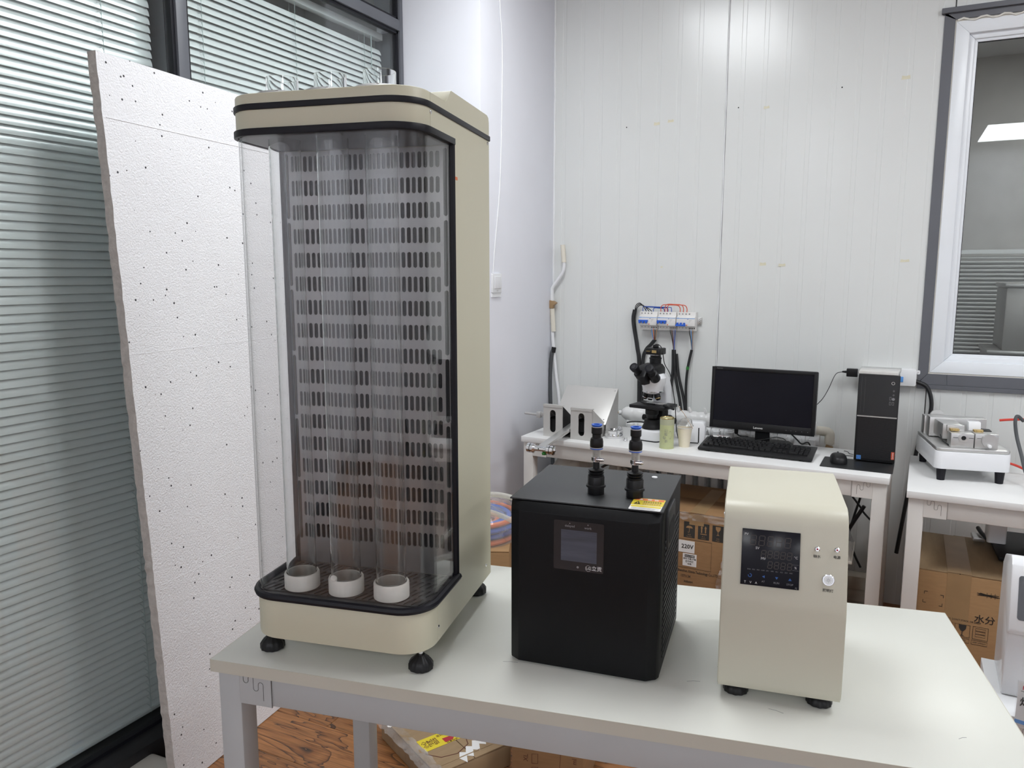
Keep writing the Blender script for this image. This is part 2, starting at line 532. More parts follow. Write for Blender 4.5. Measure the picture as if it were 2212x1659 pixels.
def bez(pts, n=8):
    """Catmull-Rom through points"""
    P = [Vector(p) for p in pts]
    P = [P[0] * 2 - P[1]] + P + [P[-1] * 2 - P[-2]]
    out = []
    for i in range(1, len(P) - 2):
        for k in range(n):
            t = k / n
            out.append(0.5 * ((2 * P[i]) + (P[i + 1] - P[i - 1]) * t + (2 * P[i - 1] - 5 * P[i] + 4 * P[i + 1] - P[i + 2]) * t * t
                              + (3 * P[i] - P[i - 1] - 3 * P[i + 1] + P[i + 2]) * t ** 3))
    out.append(P[-2])
    return out

FRONT = (PI / 2, 0, 0)          # print on a face that looks along -Y
RIGHT = (PI / 2, 0, PI / 2)     # print on a face that looks along +X
def text(name, s, size, m, parent, loc, rot=FRONT, align='CENTER', bold=0.0, wide=1.0, spacing=1.0, label=None):
    cu = bpy.data.curves.new(name, 'FONT')
    cu.body = s
    cu.size = size
    cu.align_x = align
    cu.align_y = 'CENTER'
    cu.space_character = spacing
    cu.offset = bold * size
    cu.resolution_u = 2
    cu.extrude = 0.00005
    tmp = bpy.data.objects.new(name + '_tmp', cu)
    COL.objects.link(tmp)
    bpy.context.view_layer.update()
    dg = bpy.context.evaluated_depsgraph_get()
    me = bpy.data.meshes.new_from_object(tmp.evaluated_get(dg))
    bpy.data.objects.remove(tmp)
    me.materials.clear()
    o = link(name, me, m, parent, loc, rot)
    o.scale = (wide, 1, 1)
    if label: o['label'] = label
    return o

def copy_tree(o, parent=None):
    c = o.copy(); COL.objects.link(c)
    if parent: c.parent = parent
    for ch in o.children:
        copy_tree(ch, c)
    return c

def slot_plate(u0, u1, v0, v1, nu, nv, sw, sh, ax='y', w=0.0, d=0.002, skip=None, lean=0.0):
    """sheet with nu x nv round-ended slots; plane across axis ax at w, slot walls d deep"""
    mb = MB()
    def P(a, b, dd=0.0):
        return (a, w + dd, b) if ax == 'y' else (a, b, w - dd)
    cu, cv = (u1 - u0) / nu, (v1 - v0) / nv
    r = sw / 2; hs = sh / 2 - r
    for i in range(nu):
        for j in range(nv):
            a0, a1, b0, b1 = u0 + cu * i, u0 + cu * (i + 1), v0 + cv * j, v0 + cv * (j + 1)
            if skip and skip(i, j):
                mb.quad(P(a0, b0), P(a1, b0), P(a1, b1), P(a0, b1)); continue
            ca, cb = (a0 + a1) / 2, (b0 + b1) / 2
            Q = []
            for q, (sx, sy) in enumerate(((1, 1), (-1, 1), (-1, -1), (1, -1))):
                pts = []
                for k in range(4):
                    t = R(90 * q + 30 * k)
                    y = sy * hs + r * math.sin(t)
                    pts.append((ca + r * math.cos(t) + lean * y, cb + y))
                Q.append(pts)
            hole = [p for q in Q for p in q]
            n = len(hole)
            vs = [P(a1, b1), P(a0, b1), P(a0, b0), P(a1, b0)] + [P(*p) for p in hole] + [P(p[0], p[1], d) for p in hole]
            fs = []
            for q in range(4):
                o = 4 + q * 4
                for k in range(3): fs.append((q, o + k + 1, o + k))
                nx = (q + 1) % 4
                fs.append((q, nx, 4 + nx * 4, o + 3) if q in (1, 3) else (q, nx, o + 3))
            for k in range(n):
                fs.append((4 + k, 4 + (k + 1) % n, 4 + n + (k + 1) % n, 4 + n + k))
            mb.add(vs, fs)
    return mb
# ================================================================== the room
LX, YB, RX, FY = -2.03, 3.77, 4.0, -3.6      # left glazing, back wall, right wall, wall behind the viewer
CX, CY = -1.623, 2.981                       # column edge

# floor: laminate planks running along X
floor = struct('floor', MB().box(LX - 1.3, RX + 0.1, FY - 0.1, YB + 3.2, -0.06, -0.012), 'subfloor')
pw, pl = 0.195, 1.28
plank_me = MB().box(-pl / 2 + 0.0008, pl / 2 - 0.0008, -pw / 2 + 0.0006, pw / 2 - 0.0006, -0.012, 0.0).mesh('plank', bev=0.0008, seg=1)
row = 0
y = FY + pw / 2
while y < YB + 0.05:
    x = LX - 0.1 + (row * 0.43) % pl - pl / 2
    while x < RX + pl / 2:
        if y > -1.2 or x < 1.2:
            link('plank', plank_me, 'wood', floor, (x, y, 0))
        x += pl
    y += pw; row += 1
struct('ceiling', MB().box(LX - 1.3, RX + 0.1, FY - 0.1, YB + 3.2, CEIL, CEIL + 0.1), 'ceil')
struct('wall_right', MB().box(RX, RX + 0.1, FY, YB + 3.2, 0, CEIL), 'plaster')
struct('wall_front', MB().box(LX - 0.1, RX, FY - 0.1, FY, 0, CEIL), 'plaster')
struct('wall_column', MB().box(LX - 0.12, CX, CY, YB + 0.05, 0, CEIL), 'plaster', bev=0.003)
struct('wall_corridor', MB().box(LX - 1.3, LX - 1.2, FY, YB + 0.1, 0, CEIL), 'farwall')
struct('wall_corridor_end', MB().box(LX - 1.2, LX - 0.12, YB, YB + 0.1, 0, CEIL), 'farwall')

# back wall: ribbed sandwich panels, each a part, round the window opening
wall_back = thing('wall_back', None, None, kind='structure')
WX0, WX1, WZ0, WZ1 = 0.150, 1.50, 1.068, 2.525       # clear opening of the window
def ribbed(x0, x1, z0, z1):
    prof = [(x0 + 0.002, YB + 0.05), (x0 + 0.002, YB + 0.002), (x0 + 0.004, YB)]
    k = math.ceil((x0 - CX - 0.055) / 0.098)
    while CX + 0.055 + k * 0.098 < x1 - 0.03:
        r = CX + 0.055 + k * 0.098
        if r > x0 + 0.01:
            prof += [(r - 0.0105, YB), (r - 0.0085, YB + 0.0011), (r + 0.0085, YB + 0.0011), (r + 0.0105, YB)]
        k += 1
    prof += [(x1 - 0.004, YB), (x1 - 0.002, YB + 0.002), (x1 - 0.002, YB + 0.05)]
    return MB().prism(prof, z0, z1).build('wall_panel', 'wall', wall_back, ang=12)
ribbed(CX - 0.02, -0.757, 0, CEIL)
ribbed(-0.757, WX0, 0, CEIL)
for a, b in ((WX0, 0.95), (0.95, WX1), ):
    ribbed(a, b, 0, WZ0); ribbed(a, b, WZ1, CEIL)
ribbed(WX1, 2.70, 0, CEIL); ribbed(2.70, RX, 0, CEIL)
MB().box(CX - 0.02, WX0, YB + 0.045, YB + 0.09, 0, CEIL).box(WX1, RX, YB + 0.045, YB + 0.09, 0, CEIL) \
    .box(WX0, WX1, YB + 0.045, YB + 0.09, 0, WZ0).box(WX0, WX1, YB + 0.045, YB + 0.09, WZ1, CEIL).build('wall_core', 'wall', wall_back)
# rough bead of sealant in the corner and on the joint
zs = [CEIL * i / 60 for i in range(61)]
MB().tube([(CX + 0.003 + random.uniform(-.0015, .0015), YB - 0.002, z) for z in zs], [random.uniform(.004, .007) for z in zs], 6).build('sealant_bead', 'white', wall_back)
MB().tube([(-0.757 + random.uniform(-.001, .001), YB, z) for z in zs], [random.uniform(.002, .0035) for z in zs], 6).build('joint_bead', 'white', wall_back)
MB().tube([(-0.7535, YB - 0.0005, z) for z in zs[::10]], 0.0008, 5).build('joint_shadow_gap', 'dimpr', wall_back)

# window in the back wall
win = thing('window_4', None, None, kind='structure')
def flashing(pa, pb, pc, pd):
    m = MB()
    m.add([(p[0], YB - 0.006, p[1]) for p in (pa, pb, pc, pd)] + [(p[0], YB + 0.004, p[1]) for p in (pa, pb, pc, pd)],
          [(0, 1, 2, 3), (7, 6, 5, 4), (0, 4, 5, 1), (1, 5, 6, 2), (2, 6, 7, 3), (3, 7, 4, 0)])
    return m.build('flashing', 'flash', win, bev=0.001, seg=1)
ox0, ox1, oz0, oz1 = 0.112, 1.54, 1.003, 2.567
flashing((ox0, oz0 + 0.02), (WX0 + 0.002, WZ0 + 0.004), (WX0 + 0.002, WZ1), (ox0, oz1 - 0.012))
flashing((ox0 - 0.012, oz1 - 0.02), (WX0, WZ1 - 0.004), (WX1, WZ1 - 0.004), (ox1, oz1 - 0.02))
MB().box(ox0 - 0.012, ox1, YB - 0.02, YB, oz1 - 0.02, oz1).build('drip_edge', 'flash', win, bev=0.001, seg=1)
flashing((ox0, oz0 + 0.018), (0.225, oz0 + 0.018), (0.222, WZ0), (WX0, WZ0))
flashing((0.2255, oz0 + 0.018), (ox1, oz0 + 0.018), (WX1, WZ0), (0.2225, WZ0))
MB().box(ox0, ox1, YB - 0.014, YB, oz0, oz0 + 0.018).build('sill_edge', 'flash', win, bev=0.001, seg=1)
flashing((ox1, oz0 + 0.02), (ox1, oz1 - 0.012), (WX1, WZ1), (WX1, WZ0))
def ringframe(x0, x1, z0, z1, w, y0, y1):
    m = MB()
    for a in (((x0, z0), (x0 + w, z0 + w), (x0 + w, z1 - w), (x0, z1)), ((x1, z1), (x1 - w, z1 - w), (x1 - w, z0 + w), (x1, z0)),
              ((x0, z1), (x0 + w, z1 - w), (x1 - w, z1 - w), (x1, z1)), ((x1, z0), (x1 - w, z0 + w), (x0 + w, z0 + w), (x0, z0))):
        m.prism(list(a), y0, y1, 'y')
    return m
ringframe(WX0, WX1, WZ0, WZ1, 0.012, YB - 0.0005, YB + 0.03).build('foam_joint', 'nylon', win)
ringframe(WX0 + 0.006, WX1 - 0.006, WZ0 + 0.006, WZ1 - 0.012, 0.050, YB - 0.004, YB + 0.05).build('outer_frame', 'pvc', win, bev=0.002)
ringframe(WX0 + 0.052, WX1 - 0.052, WZ0 + 0.052, WZ1 - 0.058, 0.026, YB + 0.012, YB + 0.045).build('sash_frame', 'pvc', win, bev=0.004)
ringframe(WX0 + 0.070, WX1 - 0.070, WZ0 + 0.070, WZ1 - 0.076, 0.019, YB + 0.020, YB + 0.040).build('glazing_bead', 'pvc', win, bev=0.002)
ringframe(WX0 + 0.087, WX1 - 0.087, WZ0 + 0.087, WZ1 - 0.093, 0.004, YB + 0.024, YB + 0.034).build('gasket', 'rubber', win)
MB().box(WX0 + 0.085, WX1 - 0.085, YB + 0.028, YB + 0.033, WZ0 + 0.085, WZ1 - 0.09).build('pane', 'pane', win)
# squeezed-out foam above the frame
MB().tube([(WX0 + 0.01 + 0.02 * i, YB - 0.006, WZ1 - 0.008 + 0.006 * math.sin(i * 1.7)) for i in range(14)], 0.004, 6).build('foam_bead', 'nylon', win)

# the dim room behind that window
struct('wall_beyond', MB().box(-1.5, RX, YB + 3.0, YB + 3.1, 0, CEIL), 'farwall')
struct('wall_beyond_left', MB().box(-1.6, -1.5, YB + 0.1, YB + 3.1, 0, CEIL), 'farwall')

# ------------------------------------------------------------------ glazed partition on the left
def pframe(name, y0, y1, z0, z1, x0=LX - 0.03, x1=LX + 0.022):
    return struct(name, MB().box(x0, x1, y0, y1, z0, z1), 'frame', bev=0.002)
pframe('trim_1', 1.762, 1.803, 0.07, CEIL)
pframe('trim_2', CY - 0.024, CY, 0.07, CEIL)
pframe('trim_3', FY, 1.762, 2.545, 2.590)
pframe('trim_4', 1.803, CY - 0.024, 2.545, 2.590)
pframe('trim_5', 0.30, 0.345, 0.07, 2.545)
struct('wall_left', MB().box(LX - 0.05, LX, FY, 0.30, 0.07, 2.545).box(LX - 0.05, LX, FY, 0.30, 2.59, CEIL), 'plaster')
struct('baseboard_left', MB().box(LX - 0.1, -1.95, FY, CY, 0.0, 0.078), 'kick', bev=0.002)
def window(name, y0, y1, z0, z1):
    w = thing(name, None, None, kind='structure')
    MB().box(LX - 0.003, LX + 0.003, y0, y1, z0, z1).build('pane', 'pane', w)
    m = MB()
    for a, b, c, d in ((y0, y0 + 0.012, z0, z1), (y1 - 0.012, y1, z0, z1), (y0, y1, z0, z0 + 0.012), (y0, y1, z1 - 0.012, z1)):
        m.box(LX - 0.012, LX + 0.012, a, b, c, d)
    m.build('gasket', 'rubber', w)
    MB().box(LX - 0.11, LX - 0.03, y0 - 0.01, y0 + 0.002, z0, z1).box(LX - 0.11, LX - 0.03, y1 - 0.002, y1 + 0.01, z0, z1).build('jamb', 'frame', w)
    return w
window('window_1', 0.345, 1.762, 0.078, 2.545)
window('window_2', 1.803, CY - 0.024, 0.078, 2.545)
window('window_3', 1.803, CY - 0.024, 2.59, CEIL)
window('window_5', 0.30, 1.762, 2.59, CEIL)

def blind(label, y0, y1, zb, zt, cords, tilt):
    b = thing('venetian_blind', label, 'blind', (LX - 0.068, (y0 + y1) / 2, zb), group='venetian blinds behind the partition glass')
    L = y1 - y0
    # one curved slat, shared by all
    arc = []
    for i in range(6):
        s = -0.0135 + 0.027 * i / 5
        arc.append((s, 0.0022 * (1 - (s / 0.0135) ** 2)))
    poly = arc + [(p[0], p[1] - 0.0004) for p in arc[::-1]]
    ct, st = math.cos(tilt), math.sin(tilt)
    poly = [(p[0] * ct - p[1] * st, p[0] * st + p[1] * ct) for p in poly]
    sm = MB().prism(poly, -L / 2, L / 2, 'y').mesh('slat', ang=50)
    n = int((zt - zb - 0.05) / 0.0245)
    for i in range(n):
        o = link('slat', sm, 'slat', b, (random.uniform(-.0006, .0006), 0, 0.022 + i * 0.0245))
        o.rotation_euler = (random.uniform(-.0004, .0004), random.uniform(-.03, .03), 0)
    MB().box(-0.013, 0.013, -L / 2, L / 2, 0.0, 0.012).build('bottom_rail', 'slat', b, bev=0.003)
    MB().box(-0.016, 0.016, -L / 2, L / 2, zt - zb - 0.028, zt - zb).build('head_rail', 'slat', b, bev=0.002)
    for yc in cords:
        c = MB()
        for xx in (-0.0135, 0.0145):
            c.tube([(xx, yc - (y0 + y1) / 2, 0.0), (xx, yc - (y0 + y1) / 2, zt - zb - 0.02)], 0.0008, 4)
        for i in range(n):
            z = 0.022 + i * 0.0245
            c.tube([(0.0145, yc - (y0 + y1) / 2, z - 0.010), (0.012, yc - (y0 + y1) / 2 - 0.003, z + 0.001), (0.0, yc - (y0 + y1) / 2 - 0.003, z + 0.004)], 0.0007, 4)
        c.build('ladder_cord', 'cord', b)
    return b
blind('long silver venetian blind left of the dark mullion, beside the leaning foam board', 0.37, 1.735, 0.085, 2.535, (0.55, 1.565), R(-70))
b2 = blind('silver venetian blind right of the dark mullion, above the tall ivory cabinet', 1.83, CY - 0.05, 0.085, 2.535, (1.93, 2.375, 2.80), R(-64))
MB().tube([(0.024, 2.835 - (1.83 + CY - 0.05) / 2, 2.42), (0.024, 2.835 - (1.83 + CY - 0.05) / 2, 1.1)], 0.0022, 6).build('tilt_wand', 'cord', b2)

# ------------------------------------------------------------------ ceiling lights
for i, (lx, ly) in enumerate(LAMPS):
    where = ['between the blinds and the column corner', 'in front of the dark-framed window', 'by the right wall near the window',
             'behind the viewer near the blinds', 'behind the viewer in the middle', 'behind the viewer by the right wall'][i]
    t = thing('ceiling_light', 'long white LED ceiling panel ' + where, 'ceiling light', (lx, ly, CEIL), group='LED ceiling panels')
    MB().box(-0.3, 0.3, -0.6, 0.6, -0.012, -0.001).build('frame', 'white', t, bev=0.003)
    MB().box(-0.285, 0.285, -0.585, 0.585, -0.014, -0.0122).build('diffuser', 'lamp', t)
# ================================================================== workbenches
def puzzle(x0, z1, d=1):
    """S-shaped interlocking seam of a frame bracket, drawn in XZ"""
    p = [(0, 0.0), (0, -0.012)]
    p += [(0.0055 - 0.0055 * math.cos(t), -0.012 - 0.0055 * math.sin(t)) for t in [PI * i / 8 for i in range(1, 9)]]
    p += [(0.011, -0.008)]
    p += [(0.0165 - 0.0055 * math.cos(t), -0.006 + 0.0055 * math.sin(t)) for t in [PI * i / 8 for i in range(1, 9)]]
    p += [(0.022, -0.024)]
    p += [(0.0275 - 0.0055 * math.cos(t), -0.026 - 0.0055 * math.sin(t)) for t in [PI * i / 8 for i in range(1, 9)]]
    p += [(0.033, -0.020)]
    p += [(0.0385 - 0.0055 * math.cos(t), -0.018 + 0.0055 * math.sin(t)) for t in [PI * i / 8 for i in range(1, 9)]]
    p += [(0.044, -0.05)]
    return [(x0 + d * a * 1.0, z1 + b * 1.0) for a, b in p]

def workbench(label, loc, rz, L, D, top, legm, lw=0.05, H=0.75, inset=0.012, ap=0.062, overx=0.008):
    t = thing('workbench', label, 'workbench', loc, rz)
    MB().box(0.001, L - 0.001, 0.001, D - 0.001, H - 0.025, H).build('tabletop', top, t, bev=0.0012)
    if top == 'tabletop':
        for q in ((0, L, 0, 0.0012), (0, L, D - 0.0012, D), (0, 0.0012, 0.0012, D - 0.0012), (L - 0.0012, L, 0.0012, D - 0.0012)):
            MB().box(*q, H - 0.0252, H - 0.0003).build('edge_band', 'edging', t)
    z1 = H - 0.0252
    for x0 in (overx, L - overx - lw):
        for y0 in (inset, D - inset - lw):
            lg = MB().box(x0, x0 + lw, y0, y0 + lw, 0.012, z1).build('leg', legm, t, bev=0.004)
            MB().lathe([(0.018, 0.0), (0.02, 0.004), (0.018, 0.012), (0.008, 0.013)], 16, (x0 + lw / 2, y0 + lw / 2, 0)).build('levelling_foot', 'black', lg)
    for y0 in (inset + 0.001, D - inset - 0.031):
        MB().box(overx + lw, L - overx - lw, y0, y0 + 0.03, z1 - ap, z1).build('rail', legm, t, bev=0.002)
    for x0 in (overx + 0.002, L - overx - 0.032):
        MB().box(x0, x0 + 0.03, inset + lw, D - inset - lw, z1 - ap, z1).build('side_rail', legm, t, bev=0.002)
    for x0, d in ((overx + lw - 0.002, 1), (L - overx - lw + 0.002, -1)):
        bk = MB().prism([(x0, z1 - ap - 0.002), (x0 + d * 0.072, z1 - ap - 0.002), (x0 + d * 0.072, z1), (x0, z1)], inset - 0.0012, inset + 0.002, 'y').build('bracket', legm, t, bev=0.0005, seg=1)
        MB().tube([(a, inset - 0.0014, b) for a, b in puzzle(x0 + d * 0.010, z1 - 0.002, d)], 0.0005, 4).build('interlock_seam', 'seam', bk)
        MB().tube([(x0 + d * 0.072, inset - 0.0012, z1), (x0 + d * 0.072, inset - 0.0012, z1 - ap - 0.002)], 0.0006, 4).build('bracket_edge', 'seam', bk)
    return t

table = workbench('long cream-topped workbench in the foreground carrying the ivory cabinet', (-1.16, 1.007, 0), 10.8, 1.447, 0.618, 'tabletop', 'leg')
bench1 = workbench('white workbench against the back wall under the computer and microscope', (-1.517, 3.159, 0), -2.64, 1.546, 0.44, 'benchtop', 'legw')
bench2 = workbench('white workbench at the right holding the chrome-topped roller instrument', (0.08, 2.937, 0), -1.8, 1.40, 0.60, 'benchtop', 'legw')
# small marks on the cream top
for k in range(9):
    a = random.uniform(0.45, 1.35); b = random.uniform(0.05, 0.55); w = random.uniform(0.002, 0.03); g = random.uniform(-0.8, 0.8)
    MB().tube([(a, b, 0.7501), (a + w * math.cos(g) * .5, b + w * math.sin(g) * .5 + .002, 0.7501), (a + w * math.cos(g), b + w * math.sin(g), 0.7501)], 0.00035, 4).build('scratch', 'dimpr', table)

# ================================================================== tall ivory cabinet with glass tubes
TW = 0.372; TV0 = -0.035; TV1 = 0.39; TVM = 0.152
tower = thing('tube_test_cabinet', 'tall ivory cabinet with clear front, three glass tubes and slotted steel back', 'lab instrument', (-1.106, 1.084, 0.75), 11.4)
Z = -0.75   # heights below are world heights
def upath(ins, vend, rad=0.062, n=10, z=0.0):
    """plan line: right side, round front, left side"""
    x1, x0, y0 = TW - ins, ins, TV0 + ins
    r = rad - ins
    p = [(x1, vend, z)]
    for i in range(n + 1):
        t = R(0 - 90 * i / n); p.append((x1 - r + r * math.cos(t), y0 + r + r * math.sin(t), z))
    for i in range(n + 1):
        t = R(270 - 90 * i / n); p.append((x0 + r + r * math.cos(t), y0 + r + r * math.sin(t), z))
    p.append((x0, vend, z))
    return p
def plan(ins, vend):
    return [(p[0], p[1]) for p in upath(ins, vend)]
MB().prism(plan(0, TV1), 0.795 + Z, 0.876 + Z).build('base', 'ivory', tower, bev=0.0025)
tray = slot_plate(0.012, TW - 0.012, TV0 + 0.03, TVM - 0.002, 24, 4, 0.0065, 0.030, ax='z', w=0.880 + Z, d=0.003, lean=0.35).build('tray', 'darksteel', tower)
MB().prism(plan(0.006, TVM), 0.8762 + Z, 0.8785 + Z).build('tray_floor', 'darksteel', tray)
MB().tube(upath(-0.001, TVM + 0.004, z=0.8805 + Z), 0.0075, 8).build('base_trim', 'rubber', tower)
# housing behind the slotted sheet
MB().box(0, TW, 0.182, TV1, 0.876 + Z, 1.744 + Z).build('rear_housing', 'ivory', tower, bev=0.003)
for x0 in (0.0, TW - 0.006):
    MB().box(x0, x0 + 0.006, TVM + 0.001, 0.184, 0.876 + Z, 1.744 + Z).build('side_cheek', 'ivory', tower)
MB().box(0.0065, TW - 0.0065, 0.172, 0.1815, 0.880 + Z, 1.742 + Z).build('filter_sheet', 'dark', tower)
bp = slot_plate(0.026, TW - 0.026, 0.928 + Z, 1.741 + Z, 26, 17, 0.0082, 0.031, ax='y', w=TVM, d=0.003).build('slotted_back_sheet', 'steel', tower)
for x0, x1 in ((0.007, 0.026), (TW - 0.026, TW - 0.007)):
    slot_plate(x0, x1, 0.928 + Z, 1.741 + Z, 1, 6, 0.0085, 0.128, ax='y', w=TVM, d=0.003).build('slotted_edge_strip', 'steel', bp)
MB().box(0.007, TW - 0.007, TVM, TVM + 0.002, 0.880 + Z, 0.928 + Z).build('sheet_border', 'steel', bp)
for x0 in (0.004, TW - 0.004):
    MB().tube([(x0, TVM + 0.001, 0.878 + Z), (x0, TVM + 0.001, 1.745 + Z)], 0.0075, 8).build('side_trim', 'rubber', tower)
# clear cover, a bent sheet 4 mm thick
o, i_ = upath(0.003, TVM - 0.004), upath(0.007, TVM - 0.004)
cv = [(p[0], p[1]) for p in o] + [(p[0], p[1]) for p in i_[::-1]]
cm = MB(); n = len(o)
vs = [(p[0], p[1], z + Z) for z in (0.884, 1.744) for p in o] + [(p[0], p[1], z + Z) for z in (0.884, 1.744) for p in i_]
fs = [(k, k + 1, n + k + 1, n + k) for k in range(n - 1)] + [(2 * n + k + 1, 2 * n + k, 3 * n + k, 3 * n + k + 1) for k in range(n - 1)]
fs += [(0, n, 3 * n, 2 * n), (n - 1, 2 * n - 1, 4 * n - 1, 3 * n - 1)]
fs += [(k, k + 1, 2 * n + k + 1, 2 * n + k) for k in range(n - 1)] + [(n + k, n + k + 1, 3 * n + k + 1, 3 * n + k) for k in range(n - 1)]
cm.add(vs, fs).build('clear_cover', 'acrylic', tower)
# head
MB().prism(plan(0, 0.118), 1.747 + Z, 1.814 + Z).build('lid', 'ivory', tower, bev=0.004)
MB().prism(plan(0.006, TVM), 1.7425 + Z, 1.7465 + Z).build('lid_underside', 'roof', tower)
MB().prism([(0.1185, 1.7445 + Z), (TV1, 1.7445 + Z), (TV1, 1.824 + Z), (TV1 - 0.004, 1.834 + Z), (TV1 - 0.014, 1.838 + Z), (0.142, 1.838 + Z), (0.1185, 1.808 + Z)], 0, TW, 'x').build('rear_hood', 'ivory', tower, bev=0.0015)
for xa in (TW, -0.0004):
    MB().prism([(0.032, 0.797 + Z), (TV1, 0.797 + Z), (TV1, 1.824 + Z), (TV1 - 0.004, 1.834 + Z), (TV1 - 0.014, 1.838 + Z), (0.142, 1.838 + Z), (0.112, 1.812 + Z), (0.032, 1.812 + Z),
               (0.032, 1.747 + Z), (TVM + 0.002, 1.747 + Z), (TVM + 0.002, 0.874 + Z), (0.032, 0.874 + Z)], xa, xa + 0.0004, 'x').build('side_sheet', 'ivory', tower)
MB().band(upath(-0.0008, TVM + 0.003, z=1.7475 + Z), 0.012, 0.007).build('lid_lower_trim', 'rubber', tower, bev=0.001)
MB().band(upath(-0.0008, TV1 + 0.001, z=1.7905 + Z), 0.0105, 0.005).build('lid_upper_trim', 'rubber', tower, bev=0.001)
for (a, b, c) in ((TW, 0.034, 1.779), (TW, 0.378, 1.779), (TW, 0.036, 0.826), (TW, 0.352, 0.829)):
    MB().lathe([(0.0038, 0.0), (0.0036, 0.0012), (0.002, 0.0022), (0.0, 0.0024)], 12, axis='x').build('screw', 'chrome', tower, loc=(a, b, c + Z))
MB().box(TW + 0.0003, TW + 0.0009, TVM + 0.008, TVM + 0.022, 1.678 + Z, 1.684 + Z).build('red_sticker', 'orange', tower)
# glass tubes in white holders, steel collars on the lid
for k, x in enumerate((0.086, 0.183, 0.279)):
    tb = MB().ring([(0.0290, 0.884 + Z), (0.0290, 1.851 + Z), (0.0272, 1.851 + Z), (0.0272, 0.884 + Z)], 64, (x, 0.030, 0)).build('glass_tube', 'tube', tower, ang=12)
    MB().ring([(0.0345, 0.8805 + Z), (0.0345, 0.908 + Z), (0.0330, 0.911 + Z), (0.0305, 0.911 + Z), (0.0295, 0.909 + Z), (0.0295, 0.890 + Z), (0.015, 0.890 + Z), (0.015, 0.8805 + Z)], 40, (x, 0.030, 0)).build('tube_holder', 'nylon', tower)
    col_ = MB().ring([(0.056, 1.8142 + Z), (0.0555, 1.8165 + Z), (0.044, 1.822 + Z), (0.0305, 1.824 + Z), (0.0305, 1.8142 + Z)], 40, (x, 0.030, 0)).build('tube_collar', 'alu', tower)
    for q in range(4):
        an = R(20 + 90 * q)
        MB().lathe([(0.0034, 0.0), (0.0032, 0.0014), (0.0, 0.0022)], 10).build('collar_screw', 'chrome', col_, loc=(x + 0.047 * math.cos(an), 0.030 + 0.047 * math.sin(an), 1.8185 + Z))
    # soaked sample pellet lying in the middle tube
    if k == 1:
        MB().lathe([(0.0, -0.002), (0.006, -0.002), (0.0075, 0.0), (0.006, 0.004), (0.0, 0.004)], 14).build('tube_plug', 'nylon', tower, loc=(x - 0.012, 0.002, 0.914 + Z), rot=(0.6, 0.3, 0))
# water hose spigots at the back
for dz in (0.0, 0.03):
    MB().cyl((TW - 0.06, TV1, 0.93 + Z + dz), (TW - 0.06, TV1 + 0.02, 0.93 + Z + dz), 0.009, n=12).build('hose_spigot', 'black', tower)
# levelling feet
foot_me = MB().lathe([(0.0, 0.0), (0.019, 0.0), (0.0235, 0.003), (0.0235, 0.013), (0.019, 0.020), (0.012, 0.026), (0.008, 0.030), (0.0, 0.030)], 60, rip=12, ripa=0.03).mesh('levelling_foot', ang=40)
stud_me = MB().cyl((0, 0, 0.028), (0, 0, 0.0452), 0.0045, n=10).mesh('stud')
for a, b in ((0.026, 0.008), (TW - 0.026, 0.008), (0.026, 0.372), (TW - 0.030, 0.372)):
    f = link('levelling_foot', foot_me, 'black', tower, (a, b, 0))
    link('stud', stud_me, 'chrome', f)

# clear hoses from the back of the cabinet down to the reel
def hose(name, label, pts, r, m, cat='hose', group=None, n=8, sub=8):
    o = MB().tube(bez(pts, sub), r, n).build(name, m)
    return tag(o, label, cat, group)

# ================================================================== black chiller
ch = thing('water_chiller', 'black box chiller with touch screen and two upright hose fittings', 'chiller', (-0.635, 1.271, 0.75), 7.3)
CW, C0, C1, CH = 0.290, -0.008, 0.277, 0.325
pl_ = [(0.0, C0 + 0.022), (0.004, C0 + 0.012), (0.022, C0), (CW - 0.022, C0), (CW - 0.004, C0 + 0.012), (CW, C0 + 0.022), (CW, 0.02), (0.0, 0.02)]
fm = MB()
n = len(pl_)
top_in = [(min(max(p[0], 0.0), CW), p[1] + (0.0 if p[1] > 0.015 else 0.010)) for p in pl_]
vs = [(p[0], p[1], 0.004) for p in pl_] + [(p[0], p[1], CH - 0.020) for p in pl_] + [(p[0], min(0.02, p[1] + 0.015), CH - 0.0045) for p in pl_]
fs = [tuple(range(n - 1, -1, -1)), tuple(range(2 * n, 3 * n))]
for a in (0, n):
    fs += [(a + k, a + (k + 1) % n, a + n + (k + 1) % n, a + n + k) for k in range(n)]
fm.add(vs, fs).build('front_panel', 'matte', ch, bev=0.0012, seg=2)
MB().box(0.0, CW, 0.0203, C1, 0.004, CH - 0.002).build('body', 'matte', ch, bev=0.002)
MB().box(-0.001, CW + 0.001, 0.0085, C1 + 0.001, CH - 0.0032, CH).build('top_cover', 'mattetop', ch, bev=0.001)
for a in (0.03, CW - 0.03):
    for b in (0.03, C1 - 0.03):
        MB().cyl((a, b, 0), (a, b, 0.0042), 0.012, n=14).build('rubber_foot', 'rubber', ch)
sc = MB().prism(rrect(0.092, 0.187, 0.201, 0.296, 0.003), C0 - 0.0012, C0 - 0.0001, 'y').build('touch_panel', 'blackgl', ch)
MB().box(0.106, 0.174, C0 - 0.0016, C0 - 0.0013, 0.219, 0.279).build('lcd_screen', 'lcd', sc)
text('print_delayed', 'delayed', 0.0062, 'dimpr', sc, (0.1225, C0 - 0.0015, 0.2865), bold=0.01)
text('print_work', 'work', 0.0062, 'dimpr', sc, (0.157, C0 - 0.0015, 0.2855), bold=0.01)
text('print_brand', '立贡', 0.0098, 'whitepr', sc, (0.1745, C0 - 0.0015, 0.209), bold=0.008)
